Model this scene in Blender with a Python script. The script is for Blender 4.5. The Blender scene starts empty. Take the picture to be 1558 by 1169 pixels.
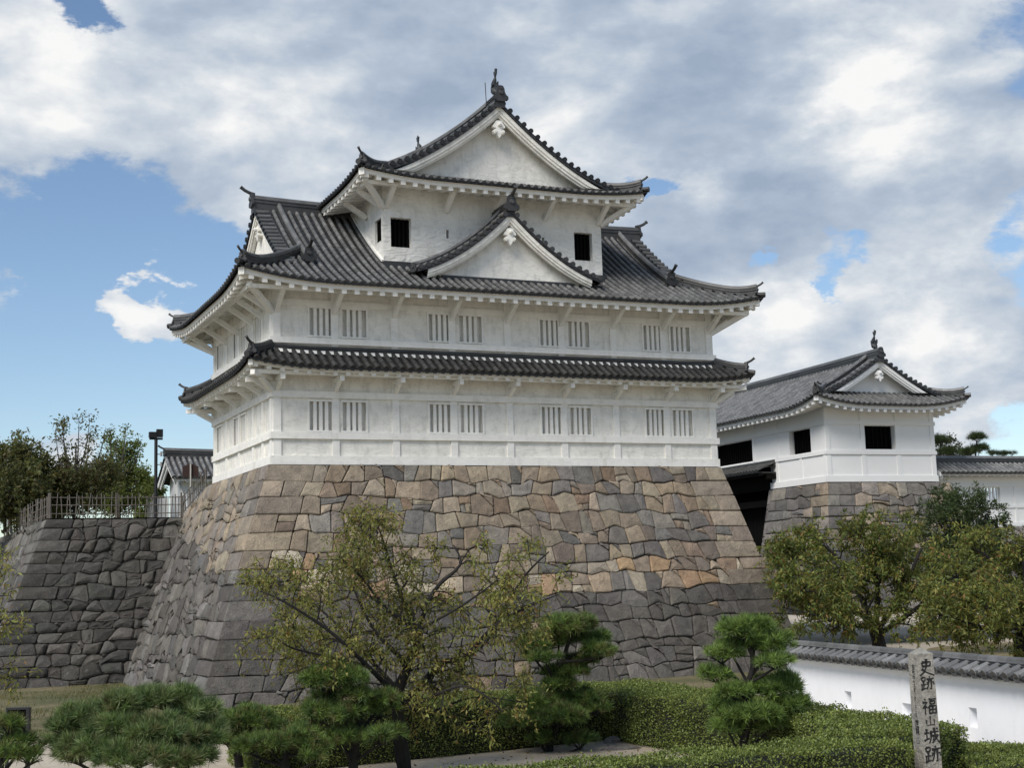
import bpy, math, random
import numpy as np
from mathutils import Vector, Matrix

# ------------------------------------------------------------------ camera, sky, sun, exposure
SC = bpy.context.scene
CAMPOS = np.array([-10.5798, -41.4401, -3.5954])
YAW, PIT, ROL, FPX = 0.4216, 0.1377, -0.03, 2121.48
cy_, sy_ = math.cos(YAW), math.sin(YAW); cp_, sp_ = math.cos(PIT), math.sin(PIT)
CF = np.array([sy_*cp_, cy_*cp_, sp_]); _R = np.array([cy_, -sy_, 0.0]); _U = np.cross(_R, CF)
CR = math.cos(ROL)*_R + math.sin(ROL)*_U; CU = -math.sin(ROL)*_R + math.cos(ROL)*_U
cam_d = bpy.data.cameras.new("camera"); cam = bpy.data.objects.new("camera", cam_d)
SC.collection.objects.link(cam); SC.camera = cam
cam_d.sensor_width = 36.0; cam_d.lens = FPX/1558*36.0; cam_d.clip_start = 0.2; cam_d.clip_end = 6000
m = Matrix.Identity(4)
for i in range(3):
    m[i][0] = CR[i]; m[i][1] = CU[i]; m[i][2] = -CF[i]; m[i][3] = CAMPOS[i]
cam.matrix_world = m

def px(u, v, d):
    """world point seen at photo pixel (u, v) at depth d"""
    return CAMPOS + (CF + CR*(u-779)/FPX - CU*(v-584.5)/FPX)*d
def pz(u, v, z):
    r = CF + CR*(u-779)/FPX - CU*(v-584.5)/FPX
    return CAMPOS + r*(z-CAMPOS[2])/r[2]

SUN_DIR = Vector((-0.60, -0.38, 0.70)).normalized()      # towards the sun
SUN_STRENGTH = 2.5
SKY_STRENGTH = 0.085
SC.view_settings.view_transform = 'Standard'; SC.view_settings.look = 'None'
SC.view_settings.gamma = 1.0; SC.view_settings.exposure = 0.60
sd = bpy.data.lights.new("sun", 'SUN'); sd.energy = SUN_STRENGTH; sd.angle = math.radians(28); sd.color = (1.0, 0.945, 0.87)
so = bpy.data.objects.new("sun", sd); SC.collection.objects.link(so)
so.rotation_euler = (-SUN_DIR).to_track_quat('-Z', 'Y').to_euler()

world = bpy.data.worlds.new("World"); SC.world = world; world.use_nodes = True
WN = world.node_tree; WN.nodes.clear()
def wn(t, **kw):
    n = WN.nodes.new(t)
    for k, v in kw.items(): setattr(n, k, v)
    return n
def wmath(op, a, b=None, c=None, clamp=False):
    n = wn('ShaderNodeMath', operation=op, use_clamp=clamp)
    for i, x in enumerate((a, b, c)):
        if x is None: continue
        if isinstance(x, (int, float)): n.inputs[i].default_value = x
        else: WN.links.new(x, n.inputs[i])
    return n.outputs[0]
sky = wn('ShaderNodeTexSky'); sky.sky_type = 'NISHITA'; sky.sun_disc = False
sky.sun_elevation = math.asin(SUN_DIR.z); sky.sun_rotation = math.atan2(SUN_DIR.x, SUN_DIR.y)
sky.air_density = 1.0; sky.dust_density = 0.3; sky.ozone_density = 2.5
tc = wn('ShaderNodeTexCoord')
DIRV = tc.outputs['Generated']
mp = wn('ShaderNodeMapping'); mp.inputs['Scale'].default_value = (1.0, 1.0, 1.9); WN.links.new(DIRV, mp.inputs[0])
def wnoise(scale, detail, rough, dist=0.0, loc=(0, 0, 0)):
    mm = wn('ShaderNodeMapping'); mm.inputs['Location'].default_value = loc; WN.links.new(mp.outputs[0], mm.inputs[0])
    n = wn('ShaderNodeTexNoise'); n.inputs['Scale'].default_value = scale; n.inputs['Detail'].default_value = detail
    n.inputs['Roughness'].default_value = rough; n.inputs['Distortion'].default_value = dist
    WN.links.new(mm.outputs[0], n.inputs['Vector']); return n.outputs['Fac']
def skydir(u, v):
    r = CF + CR*(u-779)/FPX - CU*(v-584.5)/FPX
    return r/np.linalg.norm(r)
def blob(u, v, rad_px, gain):
    """a soft bank of cloud (or a gap, gain < 0) around one compass direction and elevation"""
    d = skydir(u, v); a = rad_px/FPX
    n = wn('ShaderNodeVectorMath', operation='DOT_PRODUCT'); WN.links.new(DIRNN, n.inputs[0]); n.inputs[1].default_value = tuple(d)
    t = wmath('SUBTRACT', 1.0, n.outputs['Value'])          # ~ angle^2 / 2
    t = wmath('MULTIPLY', t, -2.0/(a*a))
    return wmath('MULTIPLY', wmath('EXPONENT', t), gain)
nrm = wn('ShaderNodeVectorMath', operation='NORMALIZE'); WN.links.new(DIRV, nrm.inputs[0]); DIRNN = nrm.outputs[0]
wt = wn('ShaderNodeTexNoise'); wt.inputs['Scale'].default_value = 11.0; wt.inputs['Detail'].default_value = 10.0; wt.inputs['Roughness'].default_value = 0.62
WN.links.new(mp.outputs[0], wt.inputs['Vector'])
w1 = wn('ShaderNodeVectorMath', operation='SUBTRACT'); WN.links.new(wt.outputs['Color'], w1.inputs[0]); w1.inputs[1].default_value = (.5, .5, .5)
w2 = wn('ShaderNodeVectorMath', operation='SCALE'); WN.links.new(w1.outputs[0], w2.inputs[0]); w2.inputs['Scale'].default_value = 0.11
w3 = wn('ShaderNodeVectorMath', operation='ADD'); WN.links.new(DIRNN, w3.inputs[0]); WN.links.new(w2.outputs[0], w3.inputs[1])
w4 = wn('ShaderNodeVectorMath', operation='NORMALIZE'); WN.links.new(w3.outputs[0], w4.inputs[0]); DIRNN = w4.outputs[0]
CLOUD_BLOBS = [(420, 150, 330, .30), (780, 60, 360, .28), (165, 462, 42, .40), (222, 478, 52, .46), (285, 488, 46, .42), (1250, 130, 330, .30), (60, 190, 170, .25), (1400, 430, 230, .20), (1250, 540, 130, .22), (1110, 380, 70, .12),
               (1500, 600, 120, .18), (15, 465, 55, .26), (1215, 420, 28, .14), (110, 665, 60, .2),
               (120, 360, 140, -.36), (330, 395, 120, -.34), (300, 600, 190, -.22), (60, 590, 130, -.22), (112, 14, 52, -.36), (1003, 283, 26, -.26), (1165, 392, 42, -.42), (1290, 378, 60, -.40), (1262, 452, 44, -.42), (1540, 320, 50, -.24), (1540, 650, 60, -.34)]
BRIGHT_BLOBS = [(215, 470, 90, .42), (880, 200, 80, .28), (1300, 85, 60, .35), (1350, 140, 110, .28), (1300, 190, 70, .2), (1035, 290, 50, .3), (1300, 560, 150, .25), (1180, 490, 70, .35), (1410, 440, 70, .2), (1420, 500, 70, .3), (60, 150, 150, .25), (1480, 610, 120, .2), (120, 60, 130, .15),
                (350, 150, 70, .2), (440, 220, 110, .12), (560, 110, 130, -.22), (700, 90, 150, -.12), (980, 180, 110, -.18), (1070, 120, 90, -.18), (1190, 245, 110, -.22), (1470, 250, 120, -.16)]
dens = wnoise(6.0, 14.0, 0.58, 0.1, (3.1, 1.7, 0.4))
dens2 = wnoise(6.0, 12.0, 0.55, 0.1, (3.1+0.012, 1.7-0.006, 0.4-0.026))
for b in CLOUD_BLOBS: dens = wmath('ADD', dens, blob(*b))
mr = wn('ShaderNodeMapRange'); mr.interpolation_type = 'SMOOTHSTEP'
mr.inputs['From Min'].default_value = 0.48; mr.inputs['From Max'].default_value = 0.60
WN.links.new(dens, mr.inputs['Value']); CL = mr.outputs[0]
base_n = wnoise(6.0, 12.0, 0.55, 0.1, (3.1, 1.7, 0.4))
relief = wmath('MULTIPLY', wmath('SUBTRACT', base_n, dens2), 2.7)       # sunlit and shaded sides of the billows
shade = wnoise(3.6, 7.0, 0.5, 0.2, (7.3, 2.2, 5.0))
shade = wmath('MULTIPLY_ADD', shade, 1.3, -0.22)
shade = wmath('ADD', shade, relief)
for b in BRIGHT_BLOBS: shade = wmath('ADD', shade, blob(*b))
cr = wn('ShaderNodeValToRGB'); el = cr.color_ramp.elements
el[0].position = 0.0; el[0].color = (0.30, 0.37, 0.48, 1); el[1].position = 1.0; el[1].color = (0.84, 0.84, 0.835, 1)
e = cr.color_ramp.elements.new(0.35); e.color = (0.40, 0.47, 0.57, 1)
e = cr.color_ramp.elements.new(0.65); e.color = (0.56, 0.61, 0.67, 1)
WN.links.new(shade, cr.inputs[0])
cs = wn('ShaderNodeVectorMath', operation='SCALE'); WN.links.new(cr.outputs[0], cs.inputs[0]); cs.inputs['Scale'].default_value = 0.74/SKY_STRENGTH
mx = wn('ShaderNodeMix', data_type='RGBA'); WN.links.new(CL, mx.inputs['Factor'])
WN.links.new(sky.outputs[0], mx.inputs[6]); WN.links.new(cs.outputs[0], mx.inputs[7])
bg = wn('ShaderNodeBackground'); bg.inputs['Strength'].default_value = SKY_STRENGTH; WN.links.new(mx.outputs[2], bg.inputs['Color'])
wo = wn('ShaderNodeOutputWorld'); WN.links.new(bg.outputs[0], wo.inputs['Surface'])

# ------------------------------------------------------------------ helpers
COL = SC.collection
PI = math.pi
R = random.Random(11)

class MB:
    """collects vertices, faces and a colour per face, then links ONE mesh object"""
    def __init__(s): s.v = []; s.f = []; s.c = []
    def add(s, vs, fs, col=(1, 1, 1)):
        n = len(s.v); s.v.extend([tuple(map(float, p)) for p in vs])
        for f in fs: s.f.append([n+i for i in f]); s.c.append(col)
    def box(s, x0, x1, y0, y1, z0, z1, col=(1, 1, 1)):
        s.add([(x0, y0, z0), (x1, y0, z0), (x1, y1, z0), (x0, y1, z0), (x0, y0, z1), (x1, y0, z1), (x1, y1, z1), (x0, y1, z1)],
              [(0, 3, 2, 1), (4, 5, 6, 7), (0, 1, 5, 4), (1, 2, 6, 5), (2, 3, 7, 6), (3, 0, 4, 7)], col)
    def bar(s, a, b, w, h, up=(0, 0, 1), col=(1, 1, 1)):
        """rectangular beam from a to b"""
        a = Vector(a); b = Vector(b); d = (b-a).normalized(); u = Vector(up)
        r = d.cross(u).normalized(); u = r.cross(d).normalized()
        vs = []
        for p in (a, b):
            for sx, sz in ((-1, -1), (1, -1), (1, 1), (-1, 1)): vs.append(p + r*(sx*w/2) + u*(sz*h/2))
        s.add(vs, [(0, 1, 2, 3), (7, 6, 5, 4), (0, 4, 5, 1), (1, 5, 6, 2), (2, 6, 7, 3), (3, 7, 4, 0)], col)
    def tube(s, pts, rad, n=8, col=(1, 1, 1), cap=True):
        pts = [Vector(p) for p in pts]
        if isinstance(rad, (int, float)): rad = [rad]*len(pts)
        rings = []; prev = None
        for i, p in enumerate(pts):
            d = (pts[min(i+1, len(pts)-1)] - pts[max(i-1, 0)]).normalized()
            if prev is None:
                x = d.orthogonal().normalized()
            else:
                x = (prev - d*prev.dot(d))
                x = x.normalized() if x.length > 1e-6 else d.orthogonal().normalized()
            prev = x; y = d.cross(x)
            rings.append([p + (x*math.cos(2*PI*k/n) + y*math.sin(2*PI*k/n))*rad[i] for k in range(n)])
        vs = [q for r in rings for q in r]; fs = []
        for i in range(len(pts)-1):
            for k in range(n): fs.append((i*n+k, i*n+(k+1) % n, (i+1)*n+(k+1) % n, (i+1)*n+k))
        if cap: fs.append(tuple(range(n-1, -1, -1))); fs.append(tuple((len(pts)-1)*n+k for k in range(n)))
        s.add(vs, fs, col)
    def prism(s, poly, a, ex, ey, ez, depth, col=(1, 1, 1)):
        """extrude a 2-D outline (in ex, ey from point a) along ez by depth"""
        a = Vector(a); ex = Vector(ex); ey = Vector(ey); ez = Vector(ez)
        n = len(poly)
        vs = [a + ex*p[0] + ey*p[1] for p in poly] + [a + ex*p[0] + ey*p[1] + ez*depth for p in poly]
        fs = [tuple(range(n-1, -1, -1)), tuple(range(n, 2*n))] + [(i, (i+1) % n, n+(i+1) % n, n+i) for i in range(n)]
        s.add(vs, fs, col)
    def build(s, name, mat, parent=None, smooth=False):
        me = bpy.data.meshes.new(name); me.from_pydata(s.v, [], s.f)
        at = me.attributes.new("Col", 'FLOAT_COLOR', 'CORNER')
        arr = np.ones((len(me.loops), 4), np.float32)
        cnt = np.array([len(f) for f in s.f]); cc = np.array([c[:3] for c in s.c], np.float32).reshape(-1, 3)
        arr[:, :3] = np.repeat(cc, cnt, axis=0)
        at.data.foreach_set("color", arr.ravel())
        return link(name, me, mat, parent, smooth)

def link(name, me, mat, parent=None, smooth=False):
    if smooth: me.polygons.foreach_set("use_smooth", [True]*len(me.polygons))
    me.materials.append(mat); me.update()
    o = bpy.data.objects.new(name, me); COL.objects.link(o)
    if parent is not None: o.parent = parent
    return o

def np_mesh(name, V, quads, C, mat, parent=None, nper=4):
    """fast mesh from numpy: V (N,3), faces (M,nper), point colours (N,3)"""
    me = bpy.data.meshes.new(name); M = len(quads)
    me.vertices.add(len(V)); me.vertices.foreach_set("co", V.astype(np.float32).ravel())
    me.loops.add(M*nper); me.loops.foreach_set("vertex_index", quads.astype(np.int32).ravel())
    me.polygons.add(M); me.polygons.foreach_set("loop_start", np.arange(0, M*nper, nper, dtype=np.int32))
    me.update(calc_edges=True)
    at = me.attributes.new("Col", 'FLOAT_COLOR', 'POINT')
    at.data.foreach_set("color", np.c_[C, np.ones(len(C))].astype(np.float32).ravel())
    me.validate()
    return link(name, me, mat, parent)

def thing(name, label, cat, loc=(0, 0, 0), rotz=0.0, group=None):
    o = bpy.data.objects.new(name, None); COL.objects.link(o); o.empty_display_size = 0.3
    o.location = tuple(map(float, loc)); o.rotation_euler = (0, 0, rotz)
    o["label"] = label; o["category"] = cat
    if group: o["group"] = group
    return o
def tag(o, label, cat, group=None):
    o["label"] = label; o["category"] = cat
    if group: o["group"] = group
    return o
def struct(o, kind="structure"): o["kind"] = kind; return o

# ------------------------------------------------------------------ materials
def new_mat(name):
    mt = bpy.data.materials.new(name); mt.use_nodes = True; nt = mt.node_tree
    return mt, nt, nt.nodes['Principled BSDF']
def nd(nt, t, **ins):
    n = nt.nodes.new(t)
    for k, v in ins.items():
        k = k.replace('_', ' ')
        if k in n.inputs: n.inputs[k].default_value = v
    return n
def tex(nt, scale, detail=4, rough=.55, dist=0, stretch=None):
    c = nt.nodes.new('ShaderNodeTexCoord'); src = c.outputs['Object']
    if stretch:
        mp = nt.nodes.new('ShaderNodeMapping'); mp.inputs['Scale'].default_value = stretch
        nt.links.new(src, mp.inputs[0]); src = mp.outputs[0]
    n = nd(nt, 'ShaderNodeTexNoise', Scale=scale, Detail=detail, Roughness=rough, Distortion=dist)
    nt.links.new(src, n.inputs['Vector']); return n.outputs['Fac']
def ramp(nt, fac, stops):
    r = nt.nodes.new('ShaderNodeValToRGB'); el = r.color_ramp.elements
    while len(el) < len(stops): el.new(0.5)
    for e_, (p, c) in zip(el, stops): e_.position = p; e_.color = (*c, 1) if len(c) == 3 else c
    nt.links.new(fac, r.inputs[0]); return r.outputs[0]
def mul(nt, a, b, fac=1.0, mode='MULTIPLY'):
    x = nt.nodes.new('ShaderNodeMix'); x.data_type = 'RGBA'; x.blend_type = mode; x.inputs[0].default_value = fac
    for i, s in ((6, a), (7, b)):
        if isinstance(s, tuple): x.inputs[i].default_value = (*s, 1)
        else: nt.links.new(s, x.inputs[i])
    return x.outputs[2]
def bump(nt, bsdf, h, strength=.5, dist=.02):
    b = nd(nt, 'ShaderNodeBump', Strength=strength, Distance=dist); nt.links.new(h, b.inputs['Height'])
    nt.links.new(b.outputs[0], bsdf.inputs['Normal'])
def attr(nt):
    a = nt.nodes.new('ShaderNodeAttribute'); a.attribute_name = "Col"; return a.outputs['Color']
def addf(nt, a, b, w=1.0):
    x = nt.nodes.new('ShaderNodeMath'); x.operation = 'MULTIPLY_ADD'; nt.links.new(b, x.inputs[0]); x.inputs[1].default_value = w; nt.links.new(a, x.inputs[2]); return x.outputs[0]

def plaster(name, base, var, bscale, bstr, bdist, grime=0.0):
    mt, nt, b = new_mat(name)
    n1 = tex(nt, 1.3, 6, .62, .6); c = ramp(nt, n1, [(.3, tuple(x*(1-var) for x in base)), (.72, base)])
    if grime:
        n2 = tex(nt, 3.0, 8, .7, .3, (1.2, 1.2, .6)); g = ramp(nt, n2, [(.30, (1-grime,)*3), (.52, (1, 1, 1))])
        if grime > .1:
            n6 = tex(nt, 1.0, 7, .6, .5, (2.6, 2.6, .45)); c = mul(nt, c, ramp(nt, n6, [(.25, (.84, .83, .80)), (.42, (1, 1, 1))]))
            n7 = tex(nt, 2.2, 8, .62, 1.4, (1, 1, 2.6)); c = mul(nt, c, ramp(nt, n7, [(.30, (.87, .87, .85)), (.48, (1, 1, 1))]))
        c = mul(nt, c, g)
        n5 = tex(nt, 9.0, 6, .7, .0); g5 = ramp(nt, n5, [(.22, (.62, .61, .58)), (.30, (1, 1, 1))]); c = mul(nt, c, g5)
    nt.links.new(c, b.inputs['Base Color']); b.inputs['Roughness'].default_value = .82
    n3 = tex(nt, bscale, 5, .55, 1.2, (1, 1, 1.9)); n4 = tex(nt, 40, 3, .6)
    bump(nt, b, addf(nt, n3, n4, .05), bstr, bdist); return mt
M_PLASTER = plaster("old_plaster", (.82, .80, .735), .16, 2.4, .38, .07, .24)
M_TRIM = plaster("trim_plaster", (.82, .805, .755), .08, 3.0, .25, .03, .12)
M_PLASTER_TOP = plaster("wavy_plaster", (.80, .785, .73), .12, 2.1, .6, .13, .18)
M_WHITE = plaster("fresh_plaster", (.78, .78, .765), .03, 2.0, .15, .02, .0)
M_WALLPAINT = plaster("garden_wall_plaster", (.87, .885, .91), .04, 24, .35, .008, .05)

def tilemat(name, mult, rough):
    mt, nt, b = new_mat(name)
    n = tex(nt, 5, 6, .65); n2 = tex(nt, 45, 3, .6)
    c = mul(nt, attr(nt), ramp(nt, n, [(.25, (.66, .66, .66)), (.75, (1.22, 1.22, 1.22))]))
    c = mul(nt, c, ramp(nt, n2, [(.3, (.8*mult,)*3), (.7, (1.15*mult,)*3)]))
    nt.links.new(c, b.inputs['Base Color']); b.inputs['Roughness'].default_value = rough
    bump(nt, b, n2, .25, .01); return mt
M_TILE = tilemat("weathered_roof_tile", 1.0, .55)
M_TILE_NEW = tilemat("new_roof_tile", 1.0, .42)

def stonemat(name, scale=1.0, lichen=.5, dark=False):
    mt, nt, b = new_mat(name)
    n = tex(nt, 3.2*scale, 9, .68, .2); n2 = tex(nt, 26, 5, .7); n3 = tex(nt, 9, 7, .72, .4); n4 = tex(nt, .5, 4, .6)
    c = mul(nt, attr(nt), ramp(nt, n, [(.25, (.55, .55, .56)), (.7, (1.25, 1.24, 1.22))]))
    c = mul(nt, c, ramp(nt, n2, [(.3, (.72,)*3), (.68, (1.2,)*3)]))
    c = mul(nt, c, ramp(nt, n4, [(.3, (.86, .86, .86)), (.7, (1.1, 1.09, 1.07))]))
    if lichen:
        mask = ramp(nt, n3, [(.60, (0, 0, 0)), (.68, (1, 1, 1))])
        x = nt.nodes.new('ShaderNodeMix'); x.data_type = 'RGBA'; x.blend_type = 'MIX'
        mlt = nt.nodes.new('ShaderNodeMath'); mlt.operation = 'MULTIPLY'; nt.links.new(mask, mlt.inputs[0]); mlt.inputs[1].default_value = lichen
        nt.links.new(mlt.outputs[0], x.inputs[0]); nt.links.new(c, x.inputs[6]); x.inputs[7].default_value = (.30, .30, .28, 1); c = x.outputs[2]
    nt.links.new(c, b.inputs['Base Color']); b.inputs['Roughness'].default_value = .88
    bump(nt, b, addf(nt, n, n2, .45), 1.0, .10); return mt
M_STONE = stonemat("castle_stone", 1, .35)
M_STONE_DARK = stonemat("mossy_castle_stone", 1, .45)

def flat(name, col, rough=.7, var=.2, scale=6, metal=0, bs=.2, stretch=None):
    mt, nt, b = new_mat(name)
    n = tex(nt, scale, 5, .6, 0, stretch); c = ramp(nt, n, [(.3, tuple(x*(1-var) for x in col)), (.7, tuple(x*(1+var) for x in col))])
    nt.links.new(c, b.inputs['Base Color']); b.inputs['Roughness'].default_value = rough; b.inputs['Metallic'].default_value = metal
    if max(col) < .008: b.inputs['Specular IOR Level'].default_value = .05
    if bs: bump(nt, b, n, bs, .02)
    return mt
M_DARK = flat("dark_timber", (.006, .0055, .005), .8, .3, 8, 0, .3, (8, 8, .6))
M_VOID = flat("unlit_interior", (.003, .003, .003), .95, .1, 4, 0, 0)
M_BARK = flat("bark", (.012, .0105, .009), .9, .55, 14, 0, .9, (1, 1, .35))
M_BARK2 = flat("grey_bark", (.060, .052, .045), .9, .5, 14, 0, .8, (1, 1, .35))
M_BAMBOO = flat("weathered_bamboo", (.115, .10, .085), .7, .3, 5, 0, .2)
M_METAL = flat("dark_metal", (.02, .02, .022), .45, .2, 6, .3, 0)
M_SAND = None

def leafmat(name, trans=.35, rough=.55):
    mt, nt, b = new_mat(name)
    c = attr(nt)
    nt.links.new(c, b.inputs['Base Color']); b.inputs['Roughness'].default_value = rough
    b.inputs['Specular IOR Level'].default_value = .3
    tr = nt.nodes.new('ShaderNodeBsdfTranslucent'); nt.links.new(mul(nt, c, (1.25, 1.2, .8)), tr.inputs['Color'])
    ms = nt.nodes.new('ShaderNodeMixShader'); ms.inputs[0].default_value = trans
    out = nt.nodes['Material Output']
    nt.links.new(b.outputs[0], ms.inputs[1]); nt.links.new(tr.outputs[0], ms.inputs[2]); nt.links.new(ms.outputs[0], out.inputs[0])
    return mt
M_LEAF = leafmat("tree_leaves", .45)
M_NEEDLE = leafmat("pine_needles", .2, .5)
M_HEDGE = leafmat("hedge_leaves", .2, .45)
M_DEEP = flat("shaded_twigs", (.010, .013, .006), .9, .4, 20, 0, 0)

# ------------------------------------------------------------------ ground
GZ = -6.9
def groundmat():
    mt, nt, b = new_mat("packed_sand")
    n = tex(nt, .35, 8, .6); n2 = tex(nt, 6, 8, .7); n3 = tex(nt, 90, 3, .6)
    c = ramp(nt, n, [(.3, (.40, .335, .25)), (.7, (.52, .46, .36))])
    c = mul(nt, c, ramp(nt, n2, [(.3, (.8,)*3), (.7, (1.1,)*3)])); c = mul(nt, c, ramp(nt, n3, [(.3, (.75,)*3), (.7, (1.15,)*3)]))
    nt.links.new(c, b.inputs['Base Color']); b.inputs['Roughness'].default_value = .95; bump(nt, b, addf(nt, n2, n3, .3), .5, .03); return mt
M_SAND = groundmat()
def grassmat(name, a, c_, d):
    mt, nt, b = new_mat(name)
    n = tex(nt, .45, 8, .68, .5); n2 = tex(nt, 5, 8, .75); n3 = tex(nt, 60, 4, .7)
    c = ramp(nt, n, [(.32, a), (.5, c_), (.68, d)]); c = mul(nt, c, ramp(nt, n2, [(.3, (.6,)*3), (.7, (1.25,)*3)])); c = mul(nt, c, ramp(nt, n3, [(.3, (.6,)*3), (.7, (1.3,)*3)]))
    nt.links.new(c, b.inputs['Base Color']); b.inputs['Roughness'].default_value = .95; bump(nt, b, addf(nt, n2, n3, .6), .8, .05); return mt
M_LAWN = grassmat("dry_lawn", (.085, .095, .035), (.15, .135, .06), (.25, .205, .12))
M_LAWN2 = grassmat("straw_lawn", (.12, .105, .045), (.22, .175, .08), (.33, .27, .14))

g = MB(); S = 2500
g.add([(-S, -S, GZ), (S, -S, GZ), (S, S, GZ), (-S, S, GZ)], [(0, 1, 2, 3)]); struct(g.build("ground", M_SAND))
def patch(name, pts, z, mat):
    """an irregular turf sheet laid just above the ground"""
    n = len(pts); out = []
    for i in range(n):
        a = Vector(pts[i]); b = Vector(pts[(i+1) % n])
        for k in range(10):
            p = a.lerp(b, k/10); r = R.uniform(-.25, .25)
            d = (b-a).normalized(); out.append((p.x - d.y*r, p.y + d.x*r, z))
    q = MB(); q.add(out, [tuple(range(len(out)))]); return struct(q.build(name, mat))
patch("lawn", [(-30, -9.5), (-7, -8.5), (-2.4, -6.5), (3, -7), (16, -8), (16.5, -2), (-1, 0), (-1, 13), (-9, 11), (-30, 12)], GZ+.004, M_LAWN)
patch("dry_grass_bank", [(12.5, -13), (20, -16), (44, -6), (44, 6), (24, 3), (19.5, -4)], GZ+.004, M_LAWN2)
patch("path", [(17.8, -9.5), (19.5, -6.5), (20.5, 2.5), (25, 12), (31, 6), (23.5, 0), (20.5, -8)], GZ+.008, M_SAND)
TZ = -0.95
g = MB(); g.add([(-5.3, 12.5, TZ), (17, 12.5, TZ), (17, 300, TZ), (-260, 300, TZ), (-5.3, 60, TZ)], [(0, 1, 2, 3, 4)]); struct(g.build("terrace_ground", M_LAWN))

# ------------------------------------------------------------------ castle stone walls
def noise_knots(rng, U, step, amp):
    n = int(U/step)+3; k = [rng.uniform(-amp, amp) for _ in range(n)]
    def f(u):
        x = min(max(u/step, 0), n-1.001); i = int(x); t = x-i; return k[i]*(1-t)+k[i+1]*t
    return f
def inset(poly, gap):
    n = len(poly); out = []
    for i in range(n):
        p0, p1, p2 = (np.array(poly[j]) for j in ((i-1) % n, i, (i+1) % n))
        a = p1-p0; b = p2-p1; la = np.linalg.norm(a)+1e-9; lb = np.linalg.norm(b)+1e-9
        na = np.array([-a[1], a[0]])/la; nb = np.array([-b[1], b[0]])/lb
        k = na+nb; L = np.linalg.norm(k)
        if L < .4: out.append(p1+na*gap); continue
        k /= L; out.append(p1 + k*min(gap/max(k@na, .35), gap*2.2))
    return out
def chamfer(poly, rng, amt):
    out = []; n = len(poly)
    for i in range(n):
        p0, p1, p2 = (np.array(poly[j]) for j in ((i-1) % n, i, (i+1) % n))
        a = p0-p1; b = p2-p1; la = np.linalg.norm(a); lb = np.linalg.norm(b)
        if la < 1e-6 or lb < 1e-6: continue
        cosang = (a@b)/(la*lb)
        if cosang < -.85: out.append(p1); continue
        r = amt*rng.uniform(.5, 1.4)
        out.append(p1+a/la*min(r, la*.3)); out.append(p1+b/lb*min(r, lb*.3))
    return out

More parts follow.
